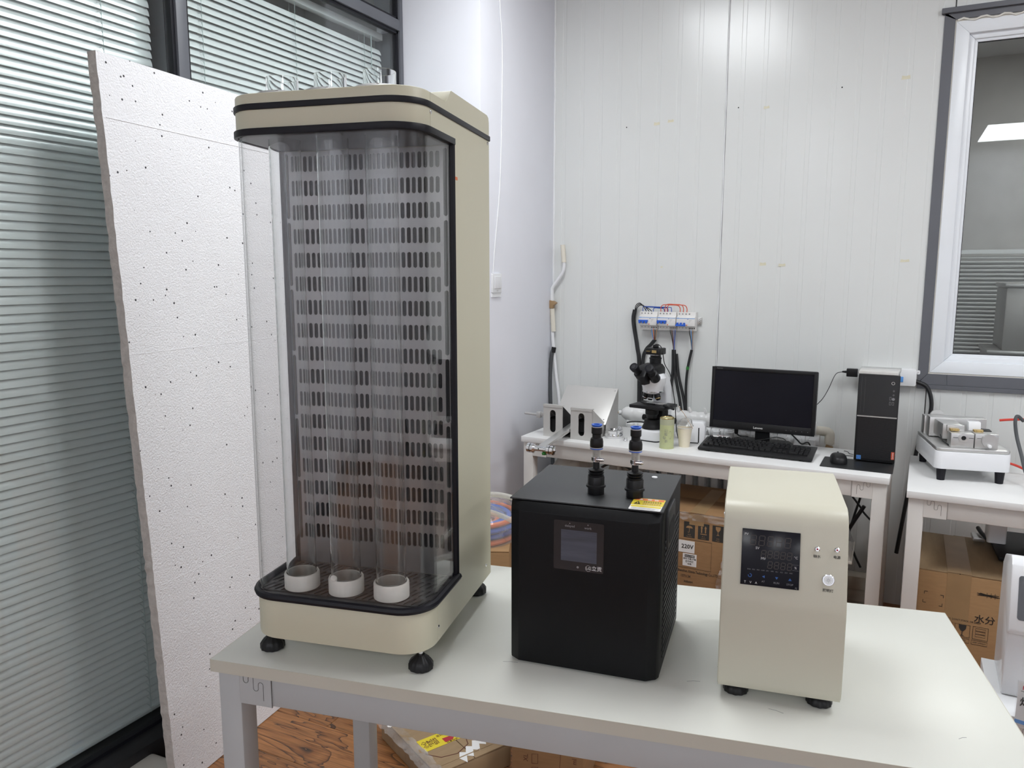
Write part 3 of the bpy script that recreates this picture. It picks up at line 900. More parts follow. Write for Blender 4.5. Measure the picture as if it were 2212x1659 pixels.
MB().ring([(0.0052, -0.0001), (0.0056, -0.0001), (0.0056, 0.0), (0.0052, 0.0)], 24, axis='y').build('logo_ring', 'whitepr', sc, loc=(0.1585, C0 - 0.0014, 0.2085))
text('logo_mark', 'LG', 0.0068, 'whitepr', sc, (0.1585, C0 - 0.0015, 0.2085), bold=0.012)
MB().cyl((0.1385, C0 - 0.0013, 0.2085), (0.1385, C0 - 0.0016, 0.2085), 0.0022, n=14).build('touch_key', 'dimpr', sc)
for x in (0.1225, 0.157):
    MB().cyl((x, C0 - 0.0013, 0.2915), (x, C0 - 0.0016, 0.2915), 0.0011, n=10).build('indicator', 'dimpr', sc)
# grille and handle on the right flank
gm = MB().box(CW, CW + 0.002, 0.045, C1 - 0.03, -0.0022, 0.0022).mesh('grille_slat', bev=0.0006, seg=1)
for k in range(19):
    o = link('grille_slat', gm, 'mattetop', ch, (0, 0, 0.030 + k * 0.0125)); o.rotation_euler = (R(0), R(0), 0)
hd = MB().prism(rrect(0.055, 0.155, 0.235, 0.312, 0.012), CW - 0.002, CW + 0.005, 'x').build('handle_plate', 'mattetop', ch, bev=0.001)
MB().prism(rrect(0.068, 0.142, 0.243, 0.285, 0.014), CW + 0.0045, CW + 0.0056, 'x').build('grip_recess', 'dark', hd)
MB().cyl((0.24, 0.24, CH), (0.24, 0.24, CH + 0.002), 0.006, n=16).build('filler_cap', 'white', ch)
# hose fittings
for x in (0.1495, 0.2250):
    f = MB().lathe([(0.0165, 0.0), (0.0165, 0.014), (0.0187, 0.0145), (0.0187, 0.0185), (0.0168, 0.019), (0.0168, 0.036), (0.012, 0.036)], 8, axis='z').build('hose_fitting', 'black', ch, loc=(x, 0.085, CH), bev=0.0006, seg=1)
    m = MB().ring([(0.0165, 0.0148), (0.0192, 0.0148), (0.0192, 0.0182), (0.0165, 0.0182)], 28)
    m.build('flange_ring', 'black', f)
    rb = MB()
    for k in range(3):
        rb.lathe([(0.0105, 0.036 + k * 0.0052), (0.0152, 0.0368 + k * 0.0052), (0.0156, 0.0385 + k * 0.0052), (0.0105, 0.0408 + k * 0.0052)], 24)
    rb.build('ribbed_collar', 'black', f)
    MB().lathe([(0.0066, 0.050), (0.0064, 0.066), (0.0072, 0.067), (0.0062, 0.070), (0.0066, 0.085), (0.004, 0.0855)], 16).build('barb', 'black', f)
    MB().ring([(0.0070, 0.064), (0.0078, 0.064), (0.0078, 0.090), (0.0070, 0.090)], 24).build('clear_sleeve', 'hose', f)
    cl = MB().ring([(0.0079, 0.065), (0.0090, 0.065), (0.0090, 0.0745), (0.0079, 0.0745)], 24).build('hose_clamp', 'chrome', f)
    MB().lathe([(0.0, -0.012), (0.0042, -0.011), (0.0048, -0.004), (0.0048, 0.006), (0.0036, 0.0065), (0.0036, 0.010), (0.0, 0.0105)], 12, axis='x').build('clamp_screw', 'chrome', cl, loc=(0.0095, -0.008, 0.0700)).scale = (0.72, 0.8, 0.8)
    sg = MB()
    for k in range(7):
        t = R(200 + k * 16); sg.obox((0.0091 * math.cos(t), 0.0091 * math.sin(t), 0.0698), ((-math.sin(t), math.cos(t), 0), (math.cos(t), math.sin(t), 0), (0, 0, 1)), 0.0005, 0.0003, 0.003)
    sg.build('clamp_slots', 'dark', cl)
    MB().ring([(0.0075, 0.0895), (0.0125, 0.0895), (0.0125, 0.0915), (0.0075, 0.0915)], 28).build('release_ring', 'blue', f)
    MB().ring([(0.0120, 0.0915), (0.0126, 0.0915), (0.0126, 0.0930), (0.0120, 0.0930)], 28).build('gold_band', 'alu', f)
    MB().lathe([(0.0118, 0.0930), (0.0128, 0.0945), (0.0128, 0.104), (0.0115, 0.110), (0.0085, 0.112), (0.0085, 0.118), (0.0104, 0.120), (0.0104, 0.131), (0.0090, 0.132)], 28).build('connector_body', 'black', f)
    MB().ring([(0.0070, 0.132), (0.0098, 0.132), (0.0098, 0.1335), (0.0070, 0.1335)], 28).build('gold_band', 'alu', f)
    MB().ring([(0.0062, 0.1335), (0.0085, 0.1335), (0.0104, 0.1358), (0.0104, 0.1375), (0.0062, 0.1375)], 28).build('release_ring', 'blue', f)
# warning label on the cover
wl = MB().prism(rrect(0.227, 0.285, 0.008, 0.080, 0.003), CH + 0.0001, CH + 0.0006).build('warning_label', 'paper', ch)
MB().prism(rrect(0.2265, 0.2855, 0.036, 0.0805, 0.003), CH + 0.0006, CH + 0.0008).build('yellow_field', 'yellow', wl)
MB().box(0.2285, 0.2835, 0.024, 0.033, CH + 0.0006, CH + 0.0008).build('yellow_strip', 'yellow', wl)
MB().box(0.2295, 0.2835, 0.066, 0.078, CH + 0.0008, CH + 0.001).build('orange_strip', 'orange', wl)
MB().prism([(0.231, 0.041), (0.2435, 0.041), (0.2372, 0.061)], CH + 0.0008, CH + 0.001).build('warning_triangle', 'ink', wl)
text('triangle_mark', '!', 0.014, 'yellow', wl, (0.2373, 0.0485, CH + 0.0011), (0, 0, 0), bold=0.02)
MB().prism([(0.237, 0.068), (0.245, 0.068), (0.241, 0.0765)], CH + 0.001, CH + 0.0012).build('small_triangle', 'paper', wl)
text('print_notice', '警 告', 0.010, 'paper', wl, (0.263, 0.072, CH + 0.0011), (0, 0, 0))
for k in range(5):
    x = 0.2475
    while x < 0.2800:
        w = 0.0016 + 0.0011 * ((k * 7 + int(x * 4000)) % 3)
        MB().box(x, x + w, 0.0600 - k * 0.0047, 0.0622 - k * 0.0047, CH + 0.0008, CH + 0.0010).build('small_print', 'ink' if k < 2 else 'brownw', wl)
        x += w + 0.0012
for k in range(4):
    MB().box(0.231, 0.281 - 0.006 * (k % 2), 0.0195 - k * 0.003, 0.0203 - k * 0.003, CH + 0.0006, CH + 0.0007).build('small_print', 'dimpr', wl)

# ================================================================== ivory control box
cb = thing('temperature_control_box', 'ivory control box with sloping front, black temperature display and steel button', 'control box', (-0.213, 1.336, 0.75), 9.0)
U0, U1 = -0.031, 0.174
prof = [(-0.016, 0.022), (-0.020, 0.036), (-0.020, 0.176), (-0.018, 0.192)]
prof += [(0.018, 0.316), (0.0225, 0.328), (0.030, 0.338), (0.040, 0.3445), (0.054, 0.347)]
prof += [(0.292, 0.347), (0.297, 0.345), (0.300, 0.340), (0.300, 0.022)]
MB().prism([(b, c) for b, c in prof], U0 + 0.0012, U1 - 0.0012, 'x').build('shell', 'ivory2', cb, bev=0.0012, ang=25)
for x0, x1 in ((U0, U0 + 0.0013), (U1 - 0.0013, U1)):
    MB().prism([(b + (0.003 if b < 0.1 else -0.003), c + (0.003 if c < 0.1 else -0.003)) for b, c in prof], x0, x1, 'x').build('side_panel', 'ivory2', cb)
# sloping face frame: origin at display bottom-left
sl = math.atan2(0.036, 0.124)
def onslope(h):       # (v, z) a distance h up the sloping face from its lower bend
    return (-0.018 + h * math.sin(sl), 0.192 + h * math.cos(sl))
face = bpy.data.objects.new('front_face_group', None)
disp = MB().box(0.0, 0.096, -0.0045, 0.0, 0.0, 0.096).build('display_module', 'disp', cb, loc=(0.001, *onslope(0.022)), rot=(-sl, 0, 0), bev=0.0006)
def seg_digit(w, h, t=0.0011):
    m = MB(); s = 0.10
    def bar(x0, z0, x1, z1):
        d = Vector((x1 - x0, 0, z1 - z0)); n = Vector((-d.z, 0, d.x)).normalized() * t / 2
        a, b = Vector((x0 + s * z0, 0, z0)), Vector((x1 + s * z1, 0, z1))
        m.quad(a - n, b - n, b + n, a + n)
    g = 0.0006
    for z in (0, h / 2, h): bar(g, z, w - g, z)
    for x in (0, w):
        bar(x, g, x, h / 2 - g); bar(x, h / 2 + g, x, h - g)
    return m.mesh('digit')
F0 = -0.0047
for row, (n_, x0, z0, w, h, pt) in enumerate(((5, 0.0135, 0.0690, 0.0090, 0.0165, 0.0142), (5, 0.0325, 0.0490, 0.0072, 0.0120, 0.0106), (4, 0.0440, 0.0315, 0.0068, 0.0115, 0.0106))):
    me = seg_digit(w, h)
    for k in range(n_):
        link('digit', me, 'segm', disp, (x0 + k * pt, F0, z0))
for s_, x, z, sz, m_ in (('PV', 0.0070, 0.0865, 0.0060, 'whitepr'), ('SV', 0.0262, 0.0640, 0.0060, 'whitepr'), ('MV', 0.0365, 0.0468, 0.0060, 'whitepr'),
                      ('°C', 0.0895, 0.0535, 0.0058, 'whitepr'), ('%', 0.0895, 0.0365, 0.0056, 'whitepr'), ('T', 0.0078, 0.0045, 0.0056, 'whitepr'),
                      ('V', 0.0170, 0.0045, 0.0056, 'whitepr'), ('A', 0.0262, 0.0045, 0.0056, 'whitepr'), ('AT', 0.0378, 0.0080, 0.0042, 'dimpr'),
                      ('RUN', 0.0595, 0.0078, 0.0046, 'dimpr'), ('STOP', 0.0812, 0.0074, 0.0046, 'dimpr'), ('AJ', 0.0912, 0.0030, 0.0040, 'dimpr')):
    text('print_' + ''.join(c_ for c_ in s_.lower() if c_.isalpha()) if s_ != '%' else 'print_percent', s_, sz, m_, disp, (x, F0, z))
for k, s_ in enumerate(('MAN', 'PRG', 'MIO', 'COM', 'OP1', 'OP2', 'AL1', 'AL2', 'AU1', 'AU2')):
    text('print_status', s_, 0.0026, 'dimpr', disp, (0.0135 + k * 0.00765, F0, 0.0268))
for pts in (((0.0355, 0.0165), (0.0400, 0.0188), (0.0400, 0.0142)), ((0.0570, 0.0180), (0.0620, 0.0180), (0.0595, 0.0138)), ((0.0785, 0.0142), (0.0840, 0.0142), (0.0812, 0.0184))):
    MB().add([(p[0], F0, p[1]) for p in pts], [(0, 1, 2)]).build('arrow_key', 'bluekey', disp)
MB().band([(0.0155 + 0.0027 * math.cos(R(t)), F0, 0.0165 + 0.0027 * math.sin(R(t))) for t in range(-200, 101, 20)], 0.0003, 0.0011, up=(0, 1, 0)).build('loop_key', 'bluekey', disp)
for z in (0.0415, 0.0320):
    MB().box(0.0845, 0.0945, F0 - 0.0001, F0, z, z + 0.0003).build('print_rule', 'dimpr', disp)
# lamps, button and their captions
for x, h, cap in ((0.1245, 0.094, '缺水'), (0.1560, 0.0955, '电源')):
    v, z = onslope(h)
    ld = MB().lathe([(0.0046, 0.0), (0.0044, -0.002), (0.0028, -0.0034), (0.0018, -0.0034), (0.0018, -0.0026), (0.0, -0.0026)], 20, axis='y').build('indicator_lamp', 'chrome', cb, loc=(x, v, z), rot=(-sl, 0, 0))
    MB().lathe([(0.0017, -0.0027), (0.001, -0.0038), (0.0, -0.0040)], 12, axis='y').build('lamp_lens', 'redink', ld)
    v, z = onslope(h - 0.0125)
    text('caption', cap, 0.0058, 'ink', cb, (x, v - 0.0004, z), (PI / 2 - sl, 0, 0), bold=0.012)
v, z = onslope(0.044)
pb = MB().lathe([(0.0098, 0.0), (0.0098, -0.0018), (0.0090, -0.0026), (0.0075, -0.0026), (0.0072, -0.0016), (0.0, -0.0016)], 32, axis='y').build('push_button', 'chrome', cb, loc=(0.1435, v, z), rot=(-sl, 0, 0))
MB().cyl((0, -0.0015, 0), (0, -0.0030, 0), 0.0068, n=28).build('button_face', 'alu', pb)
ic = MB().band([(0.0016 * math.cos(R(t)), -0.0032, 0.0016 * math.sin(R(t))) for t in range(0, 360, 30)], 0.0002, 0.0005, up=(0, 1, 0), closed=True)
for k in range(8):
    a = R(k * 45); ic.band([(0.0026 * math.cos(a), -0.0032, 0.0026 * math.sin(a)), (0.0042 * math.cos(a), -0.0032, 0.0042 * math.sin(a))], 0.0002, 0.0004, up=(0, 1, 0))
ic.build('light_icon', 'seam', pb)
v, z = onslope(0.0265)
text('caption', '照明灯', 0.0058, 'ink', cb, (0.1435, v - 0.0004, z), (PI / 2 - sl, 0, 0), bold=0.012)
for z in (0.08, 0.20, 0.315):
    MB().lathe([(0.0035, 0.0), (0.0032, -0.0015), (0.0, -0.002)], 10, axis='x').build('rivet', 'chrome', cb, loc=(U0, 0.06, z))
for a in (U0 + 0.032, U1 - 0.032):
    for b in (0.012, 0.27):
        link('levelling_foot', foot_me, 'black', cb, (a, b, 0)).scale = (0.92, 0.92, 0.75)
bpy.data.objects.remove(face)
# ================================================================== foam board leaning on the partition
fb = thing('foam_board', 'large white speckled foam board leaning against the blinds left of the cabinet', 'foam board', (-1.782, 1.405, 0.002))
bw_, bh_, bt_ = 0.90, 2.071, 0.028
lean = math.atan2(0.108, 2.068)
m = MB()
nz_ = 110; ny_ = 2
def bd(x, y, z): return (x, y, z)
vs = []; fs = []
# front and back skins with a ragged cut left edge
for k in range(nz_ + 1):
    z = bh_ * k / nz_
    e0 = random.uniform(-0.0018, 0.0012)
    vs += [(0, e0, z), (0, bw_, z), (-bt_, bw_, z), (-bt_, e0 + random.uniform(-0.003, 0.001), z)]
for k in range(nz_):
    a, b = k * 4, k * 4 + 4
    fs += [(a, a + 1, b + 1, b), (a + 1, a + 2, b + 2, b + 1), (a + 2, a + 3, b + 3, b + 2)]
fs += [(3, 2, 1, 0), (nz_ * 4, nz_ * 4 + 1, nz_ * 4 + 2, nz_ * 4 + 3)]
RB = (0, -lean, R(5.5))
slab = m.add(vs, fs).build('board', 'foam', fb, rot=RB, ang=30)
e = MB(); ev = []; ef = []
for k in range(nz_ * 3 + 1):
    t = k / 3; i = min(int(t), nz_ - 1); f = t - i
    p0 = [vs[i * 4][1] * (1 - f) + vs[i * 4 + 4][1] * f, vs[i * 4 + 3][1] * (1 - f) + vs[i * 4 + 7][1] * f]
    j = random.uniform(-0.002, 0.0008)
    z = bh_ * t / nz_
    ev += [(0.0, p0[0] + 0.0005, z), (-bt_ * 0.5, (p0[0] + p0[1]) / 2 + j, z), (-bt_, p0[1] + 0.0005, z)]
for k in range(nz_ * 3):
    a = k * 3
    ef += [(a, a + 3, a + 4, a + 1), (a + 1, a + 4, a + 5, a + 2)]
e.add(ev, ef).build('cut_edge', 'foamedge', fb, rot=RB, ang=60)
for z, w in ((1.905, 0.0012), (1.28, 0.0006), (0.62, 0.0006)):
    MB().tube([(0.0002, 0.01, z), (0.0002, bw_ - 0.01, z + 0.0)], w, 5).build('score_line', 'foam', slab)

# printed bag lying at the foot of the partition
bg = MB()
pts = [(-1.935, 1.30), (-1.80, 1.315), (-1.795, 1.335), (-1.935, 1.50)]
o = tag(MB().prism(rrect(-0.13, 0.0, 0.02, 0.19, 0.02), 0.0, 0.045).build('printed_bag', 'bag', None, loc=(-1.822, 1.280, 0.0), rot=(0, 0, R(3)), bev=0.012, seg=3),
        'pale bag printed with blue marks on the floor under the blinds', 'bag')
for k in range(3):
    MB().box(-0.11 + 0.035 * k, -0.09 + 0.035 * k, 0.05 + 0.02 * k, 0.085 + 0.02 * k, 0.0452, 0.0456).build('blue_mark', 'ltblue', o)

# ================================================================== things on the column and the back wall
sw = thing('light_switch', 'white double light switch on the column beside the ivory cabinet', 'switch', (CX, 3.112, 1.455))
MB().prism(rrect(-0.043, 0.043, -0.043, 0.043, 0.004), 0.0, 0.010, 'x').build('plate', 'white', sw, bev=0.001)
MB().prism(rrect(-0.028, 0.028, -0.024, 0.030, 0.002), 0.010, 0.013, 'x').build('rocker', 'whitegl', sw, bev=0.001)
MB().prism([(-0.043, -0.062), (0.043, -0.062), (0.043, -0.0432), (-0.043, -0.0432)], 0.0, 0.006, 'x').build('name_strip', 'white', sw)
text('print_mark', '◁ ▷', 0.008, 'dimpr', sw, (0.0104, 0.0, -0.034), RIGHT)
hose('surface_wire', 'thin white wire hanging down the column to the light switch', [(CX + 0.004, 3.150, CEIL), (CX + 0.004, 3.154, 2.675), (CX + 0.004, 3.176, 2.489), (CX + 0.004, 3.170, 2.194), (CX + 0.004, 3.150, 1.891), (CX + 0.004, 3.10, 1.62), (CX + 0.004, 3.080, 1.50)], 0.0032, 'white', 'wire')

pz = YB - 0.03
pp = thing('cut_pipe', 'bent white plastic pipe with cut end rising in the wall corner', 'pipe')
MB().tube(bez([(-1.549, pz, 1.565), (-1.549, pz, 1.530), (-1.558, pz, 1.500), (-1.590, pz, 1.455), (-1.612, pz, 1.425), (-1.616, pz, 1.395), (-1.612, pz, 1.20), (-1.590, pz, 0.98), (-1.569, pz, 0.815), (-1.560, pz, 0.55), (-1.558, pz, 0.0)], 6), 0.0085, 10).build('bent_pipe', 'white', pp)
MB().cyl((-1.5565, pz, 1.645), (-1.549, pz, 1.555), 0.0125, n=14).build('end_socket', 'ivorypl', pp)
MB().cyl((-1.614, pz, 1.315), (-1.605, pz, 1.195), 0.0125, n=14).build('pipe_socket', 'ivorypl', pp)
MB().prism([(-1.628, 1.36), (-1.600, 1.355), (-1.585, 1.345), (-1.602, 1.33), (-1.604, 1.315), (-1.628, 1.318)], pz - 0.016, pz + 0.012, 'y').build('tape_wrap', 'packtape', pp, bev=0.003)
hs = thing('corner_hose', 'grey corrugated hose curving down beside the white corner pipe', 'hose')
MB().tube(bez([(-1.598, pz - 0.012, 1.105), (-1.608, pz - 0.014, 1.07), (-1.617, pz - 0.014, 0.95), (-1.612, pz - 0.014, 0.80), (-1.600, pz - 0.014, 0.60), (-1.59, pz - 0.014, 0.0)], 8), 0.0105, 10).build('hose', 'greyc', hs)
MB().cyl((-1.596, pz - 0.012, 1.112), (-1.601, pz - 0.012, 1.085), 0.012, n=12).build('cut_end', 'dark', hs)

# circuit breakers on a rail
by = YB
rail = tag(MB().box(-1.128, -0.832, by - 0.012, by - 0.001, 1.252, 1.287).build('mounting_rail', 'alu', bev=0.001), 'slotted metal mounting rail behind the three circuit breakers', 'rail')
for k in range(6):
    MB().cyl((-0.8405 + (k % 2) * 0.004, by - 0.0125, 1.257 + k * 0.005), (-0.8405 + (k % 2) * 0.004, by - 0.0118, 1.257 + k * 0.005), 0.0016, n=8).build('rail_hole', 'dark', rail)
def breaker(x0, label, down):
    b = thing('circuit_breaker', label, 'circuit breaker', (x0, by - 0.012, 1.222), group='white circuit breakers on the wall rail')
    W = 0.091
    MB().prism([(0, 0.0), (-0.036, 0.0), (-0.036, 0.022), (-0.058, 0.024), (-0.058, 0.066), (-0.042, 0.070), (-0.042, 0.090), (0, 0.090)], 0.0008, W - 0.0008, 'x').build('body', 'brkr', b, bev=0.001)
    for k in range(4):
        MB().cyl((0.011 + k * 0.0163, -0.0421, 0.082), (0.011 + k * 0.0163, -0.0428, 0.082), 0.0035, n=12).build('terminal_screw', 'steel', b)
    for k in range(3):
        MB().cyl((0.011 + k * 0.0163, -0.0361, 0.014), (0.011 + k * 0.0163, -0.0366, 0.014), 0.0026, n=12).build('lower_screw', 'steel', b)
    for k in range(4):
        MB().box(0.0585 + k * 0.008, 0.0625 + k * 0.008, -0.0366, -0.0361, 0.010, 0.016).build('wire_port', 'dark', b)
    MB().box(0.0012, W - 0.0012, -0.0583, -0.0579, 0.0605, 0.0628).build('blue_line', 'ltblue', b)
    MB().box(0.0012, 0.014, -0.0585, -0.0579, 0.0605, 0.0638).build('blue_badge', 'ltblue', b)
    lv = MB()
    if not down:
        lv.box(0.000, 0.047, -0.068, -0.058, 0.042, 0.050)
        for k in range(3): lv.box(0.002 + k * 0.0163, 0.011 + k * 0.0163, -0.070, -0.058, 0.034, 0.043)
    else:
        lv.box(0.000, 0.047, -0.072, -0.058, 0.024, 0.033)
        for k in range(3): lv.box(0.004 + k * 0.0163, 0.012 + k * 0.0163, -0.069, -0.058, 0.032, 0.041)
    lv.build('toggle_lever', 'blue', b, bev=0.001)
    MB().box(0.055, 0.0585, -0.0586, -0.0579, 0.0555, 0.059).build('blue_square', 'bluew', b)
    for k in range(4):
        MB().box(0.062, 0.076 - 0.003 * k, -0.0582, -0.0579, 0.0545 - 0.004 * k, 0.0552 - 0.004 * k).build('print_line', 'dimpr', b)
    MB().box(0.050, 0.055, -0.0605, -0.0579, 0.027, 0.032).build('test_button', 'orange', b, bev=0.0008)
    return b
BX = (-1.129, -1.036, -0.942)
breaker(BX[0], 'left circuit breaker of three on the wall, blue lever up', False)
breaker(BX[1], 'middle circuit breaker of three on the wall, blue lever up', False)
breaker(BX[2], 'right circuit breaker of three on the wall, blue lever down', True)
wy = by - 0.040
zt = 1.312
for (xa, xb, zz) in ((-1.118, -0.975, 1.336), (-1.102, -0.992, 1.333), (-1.065, -1.010, 1.330)):
    hose('jumper_wire', {1.336: 'longest outer', 1.333: 'middle', 1.330: 'shortest inner'}[zz] + ' blue jumper wire looping above the left and middle breakers', [(xa, wy, zt), (xa, wy, zz - 0.006), (xa + 0.008, wy, zz), ((xa + xb) / 2, wy, zz - 0.001), (xb - 0.008, wy, zz - 0.002), (xb, wy, zz - 0.008), (xb, wy, zt - 0.004)], 0.0019, 'bluew', 'wire', 'blue jumper wires above the breakers', 6, 5)
for (xa, xb, zz) in ((-1.026, -0.931, 1.346), (-1.005, -0.915, 1.349), (-0.994, -0.898, 1.347)):
    hose('jumper_wire', {1.346: 'leftmost', 1.349: 'middle', 1.347: 'rightmost'}[zz] + ' red jumper wire arching from the middle to the right breaker', [(xa, wy - 0.003, zt), (xa, wy - 0.003, zz - 0.012), (xa + 0.012, wy - 0.003, zz), ((xa + xb) / 2, wy - 0.003, zz), (xb - 0.012, wy - 0.003, zz - 0.002), (xb, wy - 0.003, zz - 0.016), (xb, wy - 0.003, zt - 0.004)], 0.0021, 'redw', 'wire', 'red jumper wires above the breakers', 6, 5)
cy = YB - 0.018
hose('supply_cable', 'thick black supply cable rising left of the breakers', [(-1.130, cy, 0.60), (-1.136, cy, 1.02), (-1.150, cy, 1.135), (-1.172, cy, 1.26), (-1.166, cy, 1.318)], 0.0105, 'cable', 'cable', None, 10)
for k in range(3):
    hose('supply_core', ('upper', 'middle', 'lower')[k] + ' thin black core arching from the supply cable into the left breaker', [(-1.166 + 0.003 * k, cy, 1.312), (-1.160 + 0.005 * k, cy - 0.004, 1.340 - 0.004 * k), (-1.138 + 0.004 * k, cy - 0.01, 1.352 - 0.005 * k), (-1.115 + 0.012 * k, wy, 1.335 - 0.004 * k), (-1.100 + 0.014 * k, wy, 1.312)], 0.0022, 'cable', 'wire', 'black cores into the left breaker', 6, 6)
# outgoing cores and cables
def cores(xs, mats, xm, zm, who):
    for x, mm in zip(xs, mats):
        nm = {'cable': 'black', 'ltblue': 'blue', 'brownw': 'brown', 'violet': 'violet', 'bluew': 'dark blue', 'orange': 'orange', 'inkbr': 'maroon'}[mm]
        hose('outgoing_core', '%s core hanging below the %s breaker' % (nm, who), [(x, by - 0.046, 1.234), (x, by - 0.046, 1.215), ((x * 2 + xm) / 3, by - 0.035, 1.19), (xm + (x - xm) * 0.25, by - 0.022, (1.19 + zm) / 2 - 0.01), (xm + (x - xm) * 0.15, cy, zm)], 0.0021, mm, 'wire', 'cores under the %s breaker' % who, 6, 6)
cores((-1.0680, -1.0600, -1.0520, -1.0440), ('ltblue', 'orange', 'cable', 'brownw'), -1.062, 1.165, 'left')
cores((-0.9750, -0.9670, -0.9590, -0.9510), ('cable', 'inkbr', 'violet', 'bluew'), -0.962, 1.12, 'middle')
cores((-0.8810, -0.8730, -0.8650), ('cable', 'ltblue', 'brownw'), -0.872, 1.125, 'right')
hose('drop_cable', 'thick black cable slanting from the left breaker behind the microscope', [(-1.058, cy, 1.172), (-1.080, cy, 1.145), (-1.105, cy, 1.115), (-1.118, cy, 1.05), (-1.120, cy, 0.80)], 0.0095, 'cable', 'cable', None, 8)
hose('drop_cable', 'black cable hanging straight down from the middle breaker', [(-0.966, cy, 1.125), (-0.966, cy, 1.0), (-0.985, cy, 0.84), (-0.99, cy, 0.55)], 0.0072, 'cable', 'cable', None, 8)
hose('drop_cable', 'black cable splaying right from the middle breaker', [(-0.958, cy - 0.004, 1.125), (-0.950, cy - 0.004, 1.0), (-0.918, cy - 0.004, 0.83), (-0.90, cy, 0.55)], 0.0072, 'cable', 'cable', None, 8)
hose('drop_cable', 'second splayed black cable next to the right breaker drop', [(-0.948, cy, 1.105), (-0.935, cy, 1.0), (-0.897, cy, 0.83), (-0.88, cy, 0.55)], 0.0072, 'cable', 'cable', None, 8)
dc = hose('drop_cable', 'black cable with a green band below the right breaker', [(-0.874, cy, 1.128), (-0.890, cy, 1.04), (-0.896, cy, 0.95), (-0.893, cy, 0.83), (-0.885, cy, 0.55)], 0.0066, 'cable', 'cable', None, 8)
MB().cyl((-0.8895, cy, 1.045), (-0.8918, cy, 1.030), 0.0075, n=10).build('green_band', 'green', dc)

# yellowed scraps of tape and a few screw holes
for k, (x, z, w, h, lb) in enumerate(((-1.083, 2.215, .030, .016, 'torn yellowed tape scrap high on the wall left of the joint'), (-1.015, 2.222, .030, .014, 'faint tape scrap just left of the wall joint'),
                                 (-0.575, 2.245, .026, .013, 'small yellow tape scrap right of the wall joint'), (-0.015, 2.315, .034, .017, 'yellow tape scrap near the top of the dark window trim'),
                                 (-0.560, 1.542, .030, .016, 'tape scrap in the middle of the wall, left of two'), (-0.475, 1.537, .032, .014, 'tape scrap in the middle of the wall, right of two'),
                                 (0.030, 1.553, .036, .013, 'tape scrap beside the lower window trim'), (-1.040, 1.53, .012, .010, 'tiny tape scrap above the breakers'))):
    tag(MB().prism([(-w / 2, -h / 2), (w / 2, -h / 2 + .002), (w / 2 - .002, h / 2), (0, h / 2 - .003), (-w / 2 + .002, h / 2)], -0.0006, 0.0, 'y').build('tape_scrap', 'tape', loc=(x, YB - 0.0002, z)), lb, 'tape scrap', 'tape scraps on the back wall')
for k, (x, z) in enumerate(((-1.235, 2.21), (-0.700, 2.255), (-0.262, 2.300))):
    MB().cyl((x, YB + 0.001, z), (x, YB - 0.0008, z), 0.003, n=10).build('screw_hole', 'dark', wall_back)

# power strip on the wall by the computer
sk = thing('power_strip', 'white power strip on the wall right of the computer tower', 'power strip', (-0.115, YB - 0.0005, 1.013))
MB().prism(rrect(0.0, 0.222, 0.0, 0.074, 0.008), -0.036, 0.0, 'y').build('housing', 'white', sk, bev=0.002)
MB().box(0.160, 0.172, -0.040, -0.034, 0.016, 0.040).build('rocker', 'ltblue', sk, bev=0.002)
MB().prism(rrect(0.222, 0.236, 0.050, 0.068, 0.006), -0.008, 0.0, 'y').build('mounting_ear', 'white', sk)
MB().cyl((0.229, -0.008, 0.060), (0.229, -0.010, 0.060), 0.003, n=10).build('ear_screw', 'chrome', sk)
hose('power_cable', 'thick black power cable looping from the power strip behind the right bench', [(0.105, YB - 0.02, 1.035), (0.150, YB - 0.02, 1.012), (0.172, YB - 0.022, 0.945), (0.165, YB - 0.022, 0.86), (0.135, YB - 0.022, 0.76), (0.11, YB - 0.022, 0.55), (0.08, YB - 0.022, 0.25)], 0.0085, 'cable', 'cable')
pa = thing('plug_adapter', 'black plug adapter in the power strip left of the computer tower', 'plug', (-0.145, YB - 0.062, 1.045))
MB().box(-0.026, 0.02, 0.0, 0.026, -0.002, 0.034).build('housing', 'black', pa, bev=0.003)
MB().lathe([(0.006, 0.0), (0.005, -0.008), (0.0035, -0.018), (0.0, -0.018)], 10, axis='x').build('strain_relief', 'black', pa, loc=(-0.026, 0.012, 0.018))
hose('adapter_wire', 'thin black wire drooping from the plug adapter to the monitor', [(-0.186, YB - 0.05, 1.063), (-0.215, YB - 0.055, 1.050), (-0.240, YB - 0.07, 0.985), (-0.262, YB - 0.10, 0.940), (-0.298, YB - 0.14, 0.895), (-0.300, YB - 0.19, 0.86), (-0.335, YB - 0.22, 0.83)], 0.0016, 'cable', 'wire', None, 6)

# ------------------------------------------------------------------ radiator and pipe
rd = thing('column_radiator', 'white ribbed column radiator behind the back workbench', 'radiator', (-1.17, YB - 0.085, 0.0))
sec = MB()
for yy in (-0.045, 0.045):
    sec.prism(rrect(-0.0165, 0.0165, yy - 0.020, yy + 0.020, 0.008, 3), 0.14, 0.76)
sec.cyl((-0.0298, 0, 0.745), (0.0298, 0, 0.745), 0.030, n=14).cyl((-0.0298, 0, 0.155), (0.0298, 0, 0.155), 0.028, n=14)
sec.box(-0.012, 0.012, -0.05, 0.05, 0.70, 0.765).box(-0.012, 0.012, -0.05, 0.05, 0.13, 0.18)
sm_ = sec.mesh('section', bev=0.003, seg=1)
for k in range(15):
    link('section', sm_, 'radi', rd, (0.03 + k * 0.0605, 0, 0))
for x in (0.06, 0.80):
    MB().box(x - 0.012, x + 0.012, -0.03, 0.03, 0.0, 0.14).build('foot', 'radi', rd)
